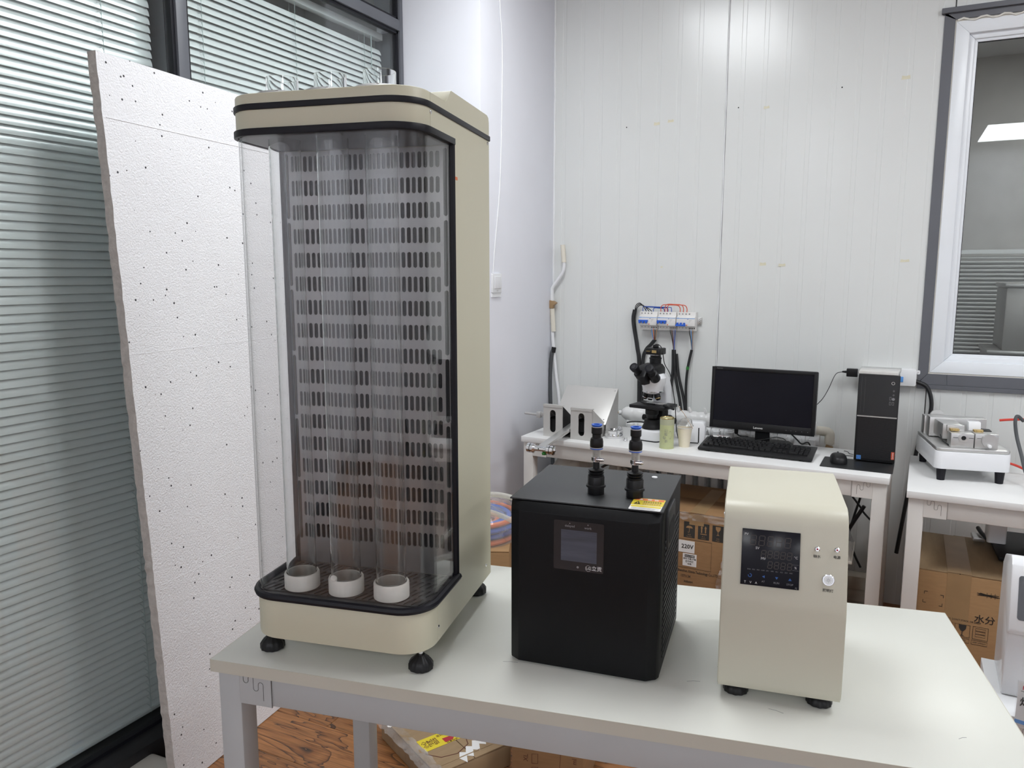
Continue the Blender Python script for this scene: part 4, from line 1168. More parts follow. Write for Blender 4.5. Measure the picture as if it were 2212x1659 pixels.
wr = thing('wrapped_pipe', 'white plastic-wrapped pipe with bulging rings along the radiator top', 'pipe', (-1.17, YB - 0.085, 0.80))
prof = [(0.0, -0.045), (0.012, -0.045), (0.012, -0.03), (0.020, -0.028), (0.033, -0.01)]
x = 0.0
while x < 0.86:
    prof += [(0.034 + random.uniform(-.002, .002), x), (0.0365 + random.uniform(-.002, .002), x + 0.012), (0.037, x + 0.030), (0.0335, x + 0.040)]
    x += 0.044
prof += [(0.030, x + 0.01), (0.0, x + 0.012)]
MB().lathe(prof, 20, axis='x').build('wrapping', 'wrap', wr, ang=60)
for k in range(6):
    xx = 0.25 + k * 0.075 + random.uniform(-.01, .01)
    MB().cyl((xx, -0.01, 0.03), (xx + random.uniform(-.012, .012), -0.014, 0.058), 0.009, 0.005, n=8).build('knotted_tail', 'wrap', wr, bev=0.001)
MB().tube([(-0.045, 0, 0), (-0.062, 0, 0.0)], 0.006, 8).build('bleed_valve', 'brass', wr)
MB().box(-0.066, -0.060, -0.010, 0.010, -0.004, 0.004).build('valve_key', 'brass', wr)
el = thing('elbow_pipe', 'cream plastic elbow pipe between the monitor and the computer tower', 'pipe', (-0.235, YB - 0.075, 0.79))
MB().cyl((-0.056, 0, 0), (-0.035, 0, 0), 0.017, n=18).build('straight_pipe', 'ivorypl', el)
MB().cyl((-0.060, 0, 0), (-0.012, 0, 0), 0.0215, n=18).cyl((0.012, 0, -0.022), (0.012, 0, -0.056), 0.0215, n=18).tube(bez([(-0.014, 0, 0), (0.002, 0, -0.002), (0.010, 0, -0.010), (0.012, 0, -0.024)], 5), 0.0214, 18).build('elbow', 'ivorypl', el)
MB().cyl((0.012, 0, -0.05), (0.012, 0, -0.70), 0.015, n=16).build('drop_pipe', 'ivorypl', el)
MB().prism([(-0.006, -0.075), (0.028, -0.072), (0.030, -0.066), (0.0, -0.056)], -0.02, -0.004, 'y').build('torn_tape', 'packtape', el)

# ================================================================== on the back workbench
def onb(u, v, z=0.75):      # point on the back workbench, u along its front edge, v into depth
    a = R(-2.64); return (-1.517 + u * math.cos(a) - v * math.sin(a), 3.159 + u * math.sin(a) + v * math.cos(a), z)
BR = -2.64
# slotted sheet metal stand: two slotted pillars in front of a sloping hopper plate
st = thing('sheet_metal_stand', 'grey sheet metal stand with two slotted pillars and sloping rear plate', 'metal stand', (-1.427, 3.214, 0.75), -4.0)
def pillar(x0, w, h, dark):
    p = MB()
    # front face with an oval window, cut as a one-cell slot plate
    fp = slot_plate(x0, x0 + w, 0.0, h, 1, 1, 0.030, 0.105, ax='y', w=0.0, d=0.004).build('slotted_front', 'sheet', st)
    MB().box(x0, x0 + w, -0.001, 0.018, h, h + 0.003).box(x0, x0 + w, -0.003, 0.0, h - 0.008, h + 0.003).build('folded_lip', 'sheet', st)
    for xx in (x0, x0 + w - 0.002):
        MB().prism([(0.004, 0.0), (0.25, 0.0), (0.25, 0.075), (0.13, 0.068), (0.004, h)], xx, xx + 0.002, 'x').build('pillar_side', 'sheet', st)
pillar(0.0, 0.098, 0.147, True)
MB().box(0.004, 0.0945, 0.030, 0.112, 0.004, 0.078).build('slot_shade_block', 'dark', st)  # black fill added behind both slots to stand in for the pillars' inner shade
MB().box(0.144, 0.2435, 0.030, 0.112, 0.030, 0.078).build('slot_shade_block', 'dark', st)
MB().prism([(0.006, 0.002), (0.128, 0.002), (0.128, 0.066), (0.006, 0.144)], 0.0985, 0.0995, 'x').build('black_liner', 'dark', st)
MB().prism([(0.006, 0.143), (0.008, 0.145), (0.13, 0.070), (0.128, 0.068)], 0.003, 0.095, 'x').build('pillar_cover', 'sheet', st)
MB().prism([(0.006, 0.140), (0.008, 0.142), (0.13, 0.070), (0.128, 0.068)], 0.143, 0.245, 'x').build('pillar_cover', 'sheet', st)
pillar(0.140, 0.108, 0.143, False)
MB().prism([(0.126, 0.055), (0.131, 0.055), (0.275, 0.205), (0.270, 0.205)], -0.012, 0.258, 'x').build('sloping_plate', 'sheet', st, bev=0.0008)
for a, b in ((0.005, 0.075), (0.240, 0.075), (0.247, 0.195)):
    v = 0.126 + (b - 0.055) * 0.144 / 0.15
    MB().lathe([(0.003, 0.0), (0.002, -0.002), (0.0, -0.0022)], 8, axis='y').build('screw', 'chrome', st, loc=(a, v, b))
MB().prism([(0.135, 0.0), (0.275, 0.0), (0.275, 0.203), (0.135, 0.058)], 0.256, 0.258, 'x').build('rear_side', 'sheet', st)
MB().prism([(0.135, 0.0), (0.275, 0.0), (0.275, 0.203), (0.135, 0.058)], -0.012, -0.010, 'x').build('rear_side', 'sheet', st)
MB().box(-0.01, 0.256, 0.272, 0.275, 0.0, 0.203).build('rear_back', 'sheet', st)
MB().box(0.0, 0.248, 0.02, 0.25, 0.0, 0.003).build('base_sheet', 'sheet', st)
# clamp rod sticking out to the left
rdm = MB().cyl((-0.115, 0.03, 0.093), (0.0, 0.03, 0.090), 0.006, n=12).build('rod', 'alu', st)
MB().box(-0.048, -0.026, 0.018, 0.042, 0.078, 0.106).build('clamp_block', 'alu', rdm, bev=0.002)
MB().prism([(-0.024, 0.098), (0.002, 0.116), (0.002, 0.100), (-0.024, 0.090)], 0.02, 0.04, 'y').build('gusset', 'alu', rdm)
# aluminium arm with roller at its end
arm = MB().prism([(0.20, 0.075), (0.20, 0.060), (-0.235, -0.002), (-0.235, 0.012)], 0.101, 0.137, 'x').build('arm', 'alu', st, bev=0.001)
rl = MB().lathe([(0.0, -0.072), (0.006, -0.072), (0.006, -0.066), (0.018, -0.064), (0.021, -0.062), (0.021, -0.049), (0.0185, -0.0485), (0.0185, -0.0465), (0.021, -0.046), (0.021, -0.034), (0.017, -0.031), (0.0125, -0.026), (0.0115, 0.0), (0.0125, 0.026),
             (0.017, 0.031), (0.021, 0.034), (0.021, 0.046), (0.0185, 0.0465), (0.0185, 0.0485), (0.021, 0.049), (0.021, 0.062), (0.018, 0.064), (0.006, 0.066), (0.006, 0.072), (0.0, 0.073)], 28, axis='x').build('roller', 'chrome', st, loc=(0.119, -0.246, 0.0))
for x in (-0.0475, 0.0475):
    MB().ring([(0.0186, -0.0014), (0.0205, -0.0014), (0.0205, 0.0014), (0.0186, 0.0014)], 28, (x, 0, 0), axis='x').build('seal_ring', 'rubber', rl)
MB().lathe([(0.0, -0.012), (0.010, -0.012), (0.0115, -0.005), (0.005, 0.0), (0.0, 0.0)], 30, rip=6, ripa=0.12).build('green_knob', 'green', rl, loc=(0.016, 0.002, -0.012))
MB().cyl((-0.006, -0.0112, 0.002), (-0.006, -0.0122, 0.002), 0.003, n=10).build('roller_hole', 'dark', rl)

dk = thing('chrome_disc', 'round chrome flange disc lying on the workbench beside the stand', 'metal disc', (-1.122, 3.330, 0.75))
MB().lathe([(0.0, 0.0), (0.0412, 0.0), (0.0425, 0.002), (0.0425, 0.016), (0.0412, 0.018), (0.0412, 0.020), (0.0425, 0.021), (0.0420, 0.033), (0.043, 0.035), (0.024, 0.0355), (0.020, 0.030), (0.012, 0.029), (0.008, 0.034), (0.0, 0.034)], 48).build('disc', 'chrome', dk)
MB().cyl((0.0, -0.043, 0.018), (0.0, -0.052, 0.018), 0.0062, n=14).build('port', 'alu', dk, rot=(0, 0, R(-28)))
MB().ring([(0.005, -0.003), (0.011, -0.003), (0.011, 0.003), (0.005, 0.003)], 18, axis='y').build('eye_nut', 'chrome', dk, loc=(0.016, 0.036, 0.036))
nu = thing('metal_nut', 'small shiny castle nut on the workbench left of the microscope', 'nut', (-1.047, 3.268, 0.75))
nm_ = MB().lathe([(0.006, 0.0), (0.011, 0.0), (0.012, 0.004), (0.011, 0.008), (0.006, 0.009)], 8)
nm_.build('hex_body', 'chrome', nu, bev=0.0006, seg=1)
for k in range(6):
    a = R(60 * k); MB().obox((0.0085 * math.cos(a), 0.0085 * math.sin(a), 0.0125), ((math.cos(a), math.sin(a), 0), (-math.sin(a), math.cos(a), 0), (0, 0, 1)), 0.002, 0.0025, 0.004).build('crown_tooth', 'chrome', nu)

# ------------------------------------------------------------------ microscope
mc = thing('microscope', 'black and white binocular microscope with camera on top', 'microscope', (-0.962, 3.300, 0.75), -11)
MB().prism(rrect(-0.060, 0.060, 0.0, 0.185, (0.028, 0.028, 0.012, 0.012)), 0.004, 0.052).build('base', 'whitegl', mc, bev=0.008, seg=3)
MB().prism(rrect(-0.055, 0.055, 0.006, 0.178, 0.02), 0.0, 0.005).build('base_pad', 'rubber', mc)
MB().box(0.0602, 0.0612, 0.040, 0.062, 0.016, 0.036).build('power_socket', 'dark', mc)
MB().lathe([(0.044, 0.050), (0.044, 0.060), (0.040, 0.068), (0.037, 0.076), (0.035, 0.088), (0.034, 0.094), (0.0, 0.094)], 36).build('field_lamp', 'black', mc, loc=(0, 0.058, 0))
# curved limb
limb = [(0.100, 0.05), (0.185, 0.05), (0.190, 0.16), (0.180, 0.235), (0.160, 0.275), (0.130, 0.300), (0.085, 0.312), (0.03, 0.312), (0.03, 0.262), (0.075, 0.258), (0.105, 0.240), (0.122, 0.205), (0.126, 0.16), (0.112, 0.10)]
MB().prism(limb, -0.034, 0.034, 'x').build('limb', 'whitegl', mc, bev=0.006, seg=3)
MB().box(-0.036, 0.036, 0.085, 0.118, 0.05, 0.150).build('focus_column', 'black', mc, bev=0.003)
for sx in (-1, 1):
    kn = MB().lathe([(0.0, 0.0), (0.024, 0.0), (0.024, 0.020), (0.022, 0.024), (0.014, 0.025), (0.014, 0.044), (0.012, 0.046), (0.0, 0.046)], 30, axis='x', rip=15, ripa=0.02).build('focus_knob', 'black', mc, loc=(sx * 0.036, 0.128, 0.085))
    kn.scale = (sx, 1, 1)
MB().box(-0.086, 0.086, -0.004, 0.135, 0.148, 0.163).build('stage', 'black', mc, bev=0.003)
MB().box(-0.028, 0.060, 0.052, 0.085, 0.164, 0.172).build('slide_holder', 'alu', mc, bev=0.001)
MB().tube([(-0.062, 0.03, 0.178), (-0.030, 0.036, 0.167), (0.02, 0.045, 0.166)], 0.0022, 6).build('stage_clip', 'black', mc)
MB().tube([(0.070, 0.030, 0.168), (0.115, 0.000, 0.166), (0.135, -0.006, 0.163)], 0.005, 8).build('stage_arm', 'black', mc)
MB().cyl((0.082, 0.03, 0.148), (0.082, 0.03, 0.085), 0.0085, n=14).cyl((0.082, 0.03, 0.098), (0.082, 0.03, 0.076), 0.013, n=16).build('stage_drive', 'black', mc)
MB().lathe([(0.0, 0.100), (0.022, 0.100), (0.026, 0.115), (0.030, 0.120), (0.030, 0.140), (0.020, 0.147), (0.0, 0.147)], 28).build('condenser', 'black', mc, loc=(0, 0.055, 0))
MB().lathe([(0.0, 0.214), (0.034, 0.214), (0.042, 0.221), (0.046, 0.228), (0.048, 0.245), (0.056, 0.262), (0.058, 0.286), (0.046, 0.305), (0.0, 0.305)], 36).build('head_body', 'whitegl', mc, loc=(0, 0.058, 0))
MB().ring([(0.041, 0.2200), (0.0470, 0.2215), (0.0470, 0.2265), (0.041, 0.2265)], 36, (0, 0.058, 0)).build('nosepiece_ring', 'chrome', mc)
for k, (ax, ay) in enumerate(((-0.9, -0.35), (0.0, -0.8), (0.9, -0.35), (0.3, 0.7))):
    dr = Vector((ax * 0.42, ay * 0.30, -1.0)).normalized()
    b0 = Vector((ax * 0.024, 0.058 + ay * 0.022, 0.222))
    ob = MB().cyl(b0, b0 + dr * 0.028, 0.0125, 0.0130, n=20).cyl(b0 + dr * 0.028, b0 + dr * 0.038, 0.0125, 0.0085, n=20).build('objective', 'black', mc, bev=0.0008, seg=1)
    MB().cyl(b0 + dr * 0.0285, b0 + dr * 0.031, 0.0131, n=20).build('colour_band', ['chrome', 'white', 'brass', 'ltblue'][k], ob)
MB().prism([(-0.020, 0.300), (0.100, 0.300), (0.100, 0.330), (0.070, 0.350), (0.000, 0.345), (-0.030, 0.325)], -0.040, 0.040, 'x').build('prism_housing', 'black', mc, bev=0.006, seg=2)
for sx in (-1, 1):
    dr = Vector((sx * 0.05, -0.80, 0.60)).normalized()
    b0 = Vector((sx * 0.033, 0.008, 0.292))
    ey = MB().cyl(b0 - dr * 0.012, b0 + dr * 0.036, 0.0235, 0.0215, n=20).build('eyepiece_block', 'black', mc, bev=0.003)
    MB().cyl(b0 + dr * 0.036, b0 + dr * 0.066, 0.0155, n=20).build('eyepiece_tube', 'black', ey)
    MB().cyl(b0 + dr * 0.062, b0 + dr * 0.086, 0.0185, 0.0195, n=22).build('eye_cup', 'rubber', ey, bev=0.002)
    MB().cyl(b0 + dr * 0.0850, b0 + dr * 0.0866, 0.0105, n=18).build('eye_lens', 'blackgl', ey)
MB().prism([(-0.045, 0.262), (0.02, 0.262), (0.03, 0.31), (-0.02, 0.335), (-0.05, 0.30)], -0.012, 0.012, 'x').build('binocular_bridge', 'black', mc, bev=0.004)
MB().lathe([(0.024, 0.330), (0.026, 0.334), (0.026, 0.368), (0.028, 0.369), (0.028, 0.374), (0.024, 0.376), (0.024, 0.386), (0.0, 0.386)], 28).build('camera_tube', 'black', mc, loc=(0.002, 0.072, 0))
MB().ring([(0.020, 0.3862), (0.025, 0.3862), (0.025, 0.389), (0.020, 0.389)], 28, (0.002, 0.072, 0)).build('mount_ring', 'chrome', mc)
cmr = MB().prism(rrect(-0.034, 0.038, 0.038, 0.106, 0.008), 0.389, 0.418).build('camera_head', 'black', mc, bev=0.004)
MB().box(0.000, 0.022, 0.0372, 0.0379, 0.398, 0.410).build('camera_badge', 'brass', cmr)
MB().box(-0.028, -0.006, 0.0374, 0.0379, 0.4055, 0.4065).box(-0.028, -0.010, 0.0374, 0.0379, 0.4025, 0.4035).build('camera_print', 'brass', cmr)
MB().box(-0.008, 0.014, 0.06, 0.08, 0.418, 0.432).build('camera_plug', 'black', cmr, bev=0.003)
hose('camera_lead', 'thin black lead running from the microscope camera down its right side', [(-0.955, 3.36, 1.178), (-0.935, 3.36, 1.185), (-0.915, 3.36, 1.165), (-0.905, 3.37, 1.10), (-0.880, 3.38, 1.05), (-0.868, 3.39, 0.98), (-0.858, 3.40, 0.90), (-0.852, 3.41, 0.80), (-0.845, 3.42, 0.7545)], 0.0022, 'cable', 'wire', None, 6)
hose('lamp_lead', 'black cable coming out behind the microscope base', [(-1.115, 3.50, 0.79), (-1.085, 3.50, 0.796), (-1.03, 3.50, 0.797), (-0.99, 3.47, 0.785), (-0.965, 3.474, 0.775)], 0.0035, 'cable', 'cable', None, 8)

# ------------------------------------------------------------------ tea can, paper cup, white box, red box
tc_ = thing('tea_can', 'pale green cylindrical tea can with gold rim beside the microscope', 'can', (-0.846, 3.222, 0.75))
MB().lathe([(0.0, 0.001), (0.0295, 0.001), (0.0302, 0.003), (0.0302, 0.104), (0.0, 0.104)], 48).build('can_body', 'can', tc_)
MB().lathe([(0.0, 0.1042), (0.0306, 0.1042), (0.0306, 0.130), (0.0, 0.130)], 48).build('can_lid', 'candk', tc_)
MB().ring([(0.0250, 0.130), (0.0310, 0.130), (0.0310, 0.133), (0.0295, 0.1345), (0.0265, 0.1345), (0.0250, 0.132)], 48).build('gold_rim', 'gold', tc_)
MB().ring([(0.0298, 0.0), (0.0308, 0.0), (0.0308, 0.003), (0.0298, 0.003)], 48).build('base_rim', 'can', tc_)
def wrapped(name, s, size, m, parent, rad, ang, z, bold=0.0):
    """lettering bent round a can or cup"""
    o = text(name, s, size, m, parent, (0, 0, 0), (0, 0, 0), bold=bold)
    me = o.data
    for v in me.vertices:
        t = R(ang) + v.co.x / rad
        rr = rad(v.co.y + z) if callable(rad) else rad
        v.co = (math.cos(t) * (rr + v.co.z), math.sin(t) * (rr + v.co.z), v.co.y + z)
    return o
for k, (s_, da) in enumerate((('晨', 0), ('暖', 0), ('春', -9), ('茶', 1))):
    wrapped('print_character', s_, 0.0145, 'dimpr', tc_, 0.0303, -82 + da * 1.6, 0.079 - k * 0.0150)
MB().band([(0.0304 * math.cos(R(-48 + 10 * math.cos(t))), 0.0304 * math.sin(R(-48 + 10 * math.cos(t))), 0.062 + 0.017 * math.sin(t)) for t in [2 * PI * i / 20 for i in range(20)]], 0.0009, 0.0006, closed=True).build('egg_drawing', 'inkdk', tc_)
pc_ = thing('paper_cup', 'cream paper cup covered with loose plastic film beside the tea can', 'cup', (-0.783, 3.280, 0.75))
MB().ring([(0.0225, 0.0), (0.0320, 0.084), (0.0312, 0.084), (0.0220, 0.004)], 40).build('cup_wall', 'cup', pc_, ang=30)
MB().lathe([(0.0, 0.004), (0.0222, 0.004), (0.0222, 0.006), (0.0, 0.006)], 40).build('cup_bottom', 'cup', pc_)
MB().ring([(0.0312, 0.0835), (0.0335, 0.0845), (0.0335, 0.0868), (0.0312, 0.0868)], 40).build('rolled_rim', 'paper', pc_)
fm_ = MB(); fv = []; ff = []
for j in range(7):
    for i in range(24):
        t = 2 * PI * i / 24; rr = (0.031, 0.033, 0.030, 0.025, 0.018, 0.010, 0.001)[j] * (1 + random.uniform(-.18, .18) * (j > 0))
        fv.append((rr * math.cos(t) + 0.008 * (j / 6), rr * math.sin(t), 0.086 + (0, 0.008, 0.020, 0.030, 0.036, 0.040, 0.042)[j] + random.uniform(-.003, .003) * (j > 0)))
for j in range(6):
    for i in range(24): ff.append((j * 24 + i, j * 24 + (i + 1) % 24, j * 24 + 24 + (i + 1) % 24, j * 24 + 24 + i))
fm_.add(fv, ff).build('plastic_film', 'film', pc_, ang=20)
tag(MB().tube([(-0.838, 3.372, 0.912), (-0.800, 3.330, 0.886), (-0.738, 3.236, 0.842)], 0.0011, 6).build('copper_rod', 'brownw'), 'thin copper rod propped over the paper cup', 'rod')

wb = thing('white_box', 'white boxy charger with a black slot behind the paper cup', 'box', (-0.790, 3.345, 0.75), 8)
MB().prism([(0.0, 0.0), (0.078, 0.0), (0.080, 0.080), (0.074, 0.092), (0.064, 0.096), (0.008, 0.096), (0.0, 0.088)], 0.0, 0.08, 'y').build('shell', 'whitegl', wb, bev=0.004)
MB().prism(rrect(0.0505, 0.0555, 0.006, 0.074, 0.002), -0.0006, 0.001, 'y').build('slot', 'dark', wb)
MB().box(0.004, 0.052, -0.0005, 0.0012, 0.003, 0.007).build('base_gap', 'dark', wb)
rb_ = thing('card_box', 'small white box with a red lower band behind the keyboard', 'box', (-0.700, 3.448, 0.75), 0)
MB().box(0.0, 0.072, 0.0, 0.048, 0.0, 0.011).build('red_band', 'red', rb_, bev=0.001)
MB().box(-0.0005, 0.0725, -0.0005, 0.0485, 0.0112, 0.022).build('white_lid', 'paper', rb_, bev=0.001)
text('print_red', '▮▮▮', 0.012, 'redink', rb_, (0.036, 0.024, 0.0224), (0, 0, 0))

# ------------------------------------------------------------------ monitor
mo = thing('computer_monitor', 'black widescreen computer monitor switched off on the back workbench', 'monitor', (-0.488, 3.472, 0.75), -3.2)
ms = MB()
oct_ = [(-0.130, -0.03), (-0.100, -0.082), (0.100, -0.082), (0.130, -0.03), (0.130, 0.035), (0.105, 0.080), (-0.105, 0.080), (-0.130, 0.035)]
MB().prism(oct_, 0.0, 0.012).build('stand_base', 'black', mo, bev=0.005, seg=2)
MB().box(-0.031, 0.031, 0.012, 0.030, 0.010, 0.17).build('stand_neck', 'blackgl', mo, bev=0.002)
TB = R(-3)
hd_ = MB().box(-0.222, 0.222, 0.0, 0.030, 0.0, 0.274).build('rear_case', 'black', mo, loc=(0.0, -0.030, 0.064), rot=(TB, 0, 0), bev=0.006)
bz = MB()
for a, b, c, d in ((-0.2225, -0.208, 0.0, 0.274), (0.208, 0.2225, 0.0, 0.274), (-0.208, 0.208, 0.0, 0.034), (-0.208, 0.208, 0.260, 0.274)):
    bz.box(a, b, -0.006, 0.001, c, d)
bz.build('bezel', 'black', hd_, bev=0.001)
MB().box(-0.208, 0.208, -0.0028, 0.0, 0.034, 0.260).build('screen', 'disp', hd_)
text('print_maker', 'Lenovo', 0.0135, 'paper', hd_, (-0.010, -0.0063, 0.0145), bold=0.015)
text('print_series', 'ThinkVision', 0.0055, 'dimpr', hd_, (-0.188, -0.0063, 0.2672), bold=0.01)
for k, x in enumerate((0.108, 0.128, 0.148, 0.172, 0.196)):
    MB().cyl((x, -0.0061, 0.016), (x, -0.0066, 0.016), 0.0013, n=8).build('menu_mark', 'dimpr', hd_)
hose('monitor_cable', 'thick black cable hanging behind the monitor at right', [(-0.42, 3.515, 0.86), (-0.385, 3.52, 0.815), (-0.345, 3.525, 0.775), (-0.325, 3.53, 0.757), (-0.30, 3.56, 0.758), (-0.285, 3.62, 0.70)], 0.0035, 'cable', 'cable', None, 8)
mcab = thing('cable_ferrite', 'black cable with ferrite bead hanging behind the monitor at left', 'cable', (-0.610, 3.545, 0.75))
MB().tube(bez([(0.0, 0, 0.11), (0.0, 0, 0.06), (0.001, 0, 0.035), (0.01, 0.02, 0.012), (0.05, 0.03, 0.008)], 5), 0.003, 8).build('cable', 'cable', mcab)
MB().lathe([(0.004, 0.022), (0.0085, 0.026), (0.0095, 0.038), (0.0085, 0.050), (0.004, 0.054)], 14).build('ferrite_bead', 'black', mcab)

# ------------------------------------------------------------------ keyboard
kb = thing('computer_keyboard', 'full-size black computer keyboard in front of the monitor', 'keyboard', (-0.714, 3.232, 0.75), BR)
KL, KD = 0.460, 0.160
MB().prism([(0.0, 0.006), (0.0, 0.014), (0.028, 0.019), (KD, 0.034), (KD, 0.028), (0.01, 0.002)], 0.0, KL, 'x').build('case', 'black', kb, bev=0.003)
for x in (0.04, KL - 0.04):
    MB().box(x - 0.01, x + 0.01, 0.010, 0.020, 0.0, 0.008).box(x - 0.01, x + 0.01, KD - 0.02, KD - 0.012, 0.0, 0.030).build('foot', 'black', kb)
def key_me(w, d=0.0168, h=0.0085):
    m = MB(); t = 0.0022
    m.add([(0, 0, 0), (w, 0, 0), (w, d, 0), (0, d, 0), (t, t * .6, h), (w - t, t * .6, h), (w - t, d - t, h), (t, d - t, h)],
          [(0, 3, 2, 1), (4, 5, 6, 7), (0, 1, 5, 4), (1, 2, 6, 5), (2, 3, 7, 6), (3, 0, 4, 7)])
    return m.mesh('key', bev=0.0008, seg=1)
kcache = {}
def key(x, row, w, d=0.0168):
    kk = (round(w, 4), d)
    if kk not in kcache: kcache[kk] = key_me(w - 0.0016, d)
    y = 0.030 + row * 0.0190 + (0.004 if row == 5 else 0)
    link('key', kcache[kk], 'black', kb, (x, y, 0.0193 + (y - 0.028) * 0.1136), (R(6.5), 0, 0))
U = 0.0188; X0 = 0.014
for row, ws in enumerate(((1.25, 1.25, 1.25, 6.25, 1.25, 1.25, 1.25, 1.25), (2.25,) + (1,) * 10 + (2.75,), (1.75,) + (1,) * 11 + (2.25,), (1.5,) + (1,) * 12 + (1.5,), (1,) * 13 + (2,))):
    x = X0
    for w in ws:
        key(x, row, w * U); x += w * U
for x in (0, 2, 3, 4, 5, 6.5, 7.5, 8.5, 9.5, 11, 12, 13, 14): key(X0 + x * U, 5, U)
N0 = X0 + 15.35 * U
for k in range(3): key(N0 + k * U, 5, U); key(N0 + k * U, 4, U); key(N0 + k * U, 3, U); key(N0 + k * U, 0, U)
key(N0 + U, 1, U)
P0 = N0 + 3.35 * U
for k in range(4): key(P0 + k * U, 4, U)
for r in (1, 2, 3):
    for k in range(3): key(P0 + k * U, r, U)
key(P0, 0, 2 * U); key(P0 + 2 * U, 0, U); key(P0 + 3 * U, 2, U, 0.0358); key(P0 + 3 * U, 0, U, 0.0358)
hose('keyboard_lead', 'thin black keyboard lead crossing the monitor base', [(-0.520, 3.395, 0.778), (-0.490, 3.405, 0.782), (-0.455, 3.43, 0.787), (-0.425, 3.455, 0.792), (-0.41, 3.475, 0.787), (-0.402, 3.52, 0.775), (-0.395, 3.56, 0.760)], 0.0018, 'cable', 'wire', None, 6)

# ------------------------------------------------------------------ computer tower, mouse, pad
md = thing('mouse_pad', 'thin black mouse pad under the mouse and computer tower', 'mouse pad', (-0.222, 3.170, 0.7502), -2.0)
MB().prism(rrect(0.0, 0.258, 0.0, 0.175, 0.006), 0.0, 0.003).build('pad', 'cable', md)
mu = thing('computer_mouse', 'black computer mouse on the mouse pad', 'mouse', (-0.160, 3.268, 0.7532), 10)
mm_ = MB(); mv = []; mf = []
NR, NS = 9, 20
for j in range(NR):
    t = j / (NR - 1)
    for i in range(NS):
        a = 2 * PI * i / NS
        ex = abs(math.cos(a)) ** 0.8 * (1 if math.cos(a) >= 0 else -1); ey_ = abs(math.sin(a)) ** 0.8 * (1 if math.sin(a) >= 0 else -1)
        k = (1.0, 1.02, 1.0, 0.96, 0.88, 0.74, 0.55, 0.3, 0.02)[j]; h = (0.0, 0.006, 0.014, 0.021, 0.027, 0.0315, 0.0345, 0.036, 0.0365)[j]
        yy = ey_ * 0.054 * k
        mv.append((ex * 0.031 * k, yy, h * (1 - 0.25 * max(0, yy / 0.054) * 0.6 - 0.1 * max(0, -yy / 0.054))))
for j in range(NR - 1):
    for i in range(NS): mf.append((j * NS + i, j * NS + (i + 1) % NS, j * NS + NS + (i + 1) % NS, j * NS + NS + i))
mf += [tuple(range(NS - 1, -1, -1)), tuple((NR - 1) * NS + i for i in range(NS))]
mm_.add(mv, mf).build('mouse_shell', 'blackgl' if False else 'black', mu, ang=70)
MB().cyl((-0.003, 0.030, 0.0305), (0.003, 0.030, 0.0305), 0.0045, n=14).build('scroll_wheel', 'rubber', mu)
hose('mouse_lead', 'thin black mouse lead curling towards the computer tower', [(-0.172, 3.325, 0.760), (-0.165, 3.355, 0.756), (-0.140, 3.375, 0.757), (-0.112, 3.380, 0.757)], 0.0015, 'cable', 'wire', None, 6)
hose('loose_lead', 'short stray black lead on the bench left of the computer tower', [(-0.150, 3.470, 0.756), (-0.135, 3.455, 0.757), (-0.128, 3.430, 0.756), (-0.112, 3.415, 0.756)], 0.0015, 'cable', 'wire', None, 6)
pt_ = thing('computer_tower', 'black desktop computer tower with silver stripe on the back workbench', 'computer', (-0.107, 3.312, 0.7532), -1.0)
PW, PH, PDp = 0.148, 0.352, 0.295
MB().box(0.004, PW - 0.004, 0.020, PDp, 0.006, PH - 0.004).build('case', 'matte', pt_, bev=0.002)
fr_ = MB().box(0.0, PW, 0.0, 0.020, 0.004, PH).build('front_bezel', 'black', pt_, bev=0.003)
MB().box(0.003, PW - 0.003, -0.001, 0.001, 0.189, PH - 0.004).build('upper_panel', 'blackgl', fr_)
slot_plate(0.008, PW - 0.008, 0.014, 0.182, 38, 44, 0.0023, 0.00235, ax='y', w=-0.0008, d=0.0008).build('perforated_panel', 'mesh', fr_)
MB().box(0.003, PW - 0.003, -0.0022, 0.001, 0.1835, 0.1880).build('silver_stripe', 'alu', fr_)
for k in range(2):
    MB().box(0.013 + k * 0.0125, 0.0132 + k * 0.0125, -0.0014, -0.001, 0.200, 0.342).build('drive_groove', 'dimpr', fr_)
MB().ring([(0.0045, -0.0018), (0.0062, -0.0018), (0.0062, -0.001), (0.0045, -0.001)], 20, axis='y').build('power_button', 'alu', fr_, loc=(0.124, 0, 0.322))
for z in (0.292, 0.276):
    MB().ring([(0.0018, -0.0016), (0.0030, -0.0016), (0.0030, -0.001), (0.0018, -0.001)], 14, axis='y').build('audio_jack', 'dimpr', fr_, loc=(0.128, 0, z))
for x, z in ((0.1145, 0.255), (0.1145, 0.236), (0.1245, 0.236)):
    MB().box(x, x + 0.0065, -0.0016, -0.001, z, z + 0.013).build('usb_port', 'dimpr', fr_)
    MB().box(x + 0.001, x + 0.0055, -0.0018, -0.0014, z + 0.001, z + 0.012).build('usb_slot', 'dark', fr_)
MB().cyl((0.128, -0.001, 0.260), (0.128, -0.0018, 0.260), 0.0055, n=16).build('card_mark', 'dimpr', fr_)
bd_ = MB().box(0.010, 0.026, -0.0014, -0.0006, 0.010, 0.026).build('blue_badge', 'ltblue', fr_)
ringframe(0.0125, 0.0235, 0.0125, 0.0235, 0.0016, -0.0017, -0.0013).build('badge_square', 'bluew', bd_)
MB().box(0.0150, 0.0210, -0.0017, -0.0013, 0.0172, 0.0188).build('badge_bar', 'bluew', bd_)
rbd = MB().box(PW - 0.014, PW - 0.003, -0.0016, -0.0006, 0.020, 0.050).build('red_badge', 'redw', fr_)
text('print_maker', 'Lenovo', 0.0085, 'paper', rbd, (PW - 0.0085, -0.0019, 0.035), (PI / 2, -PI / 2, 0))
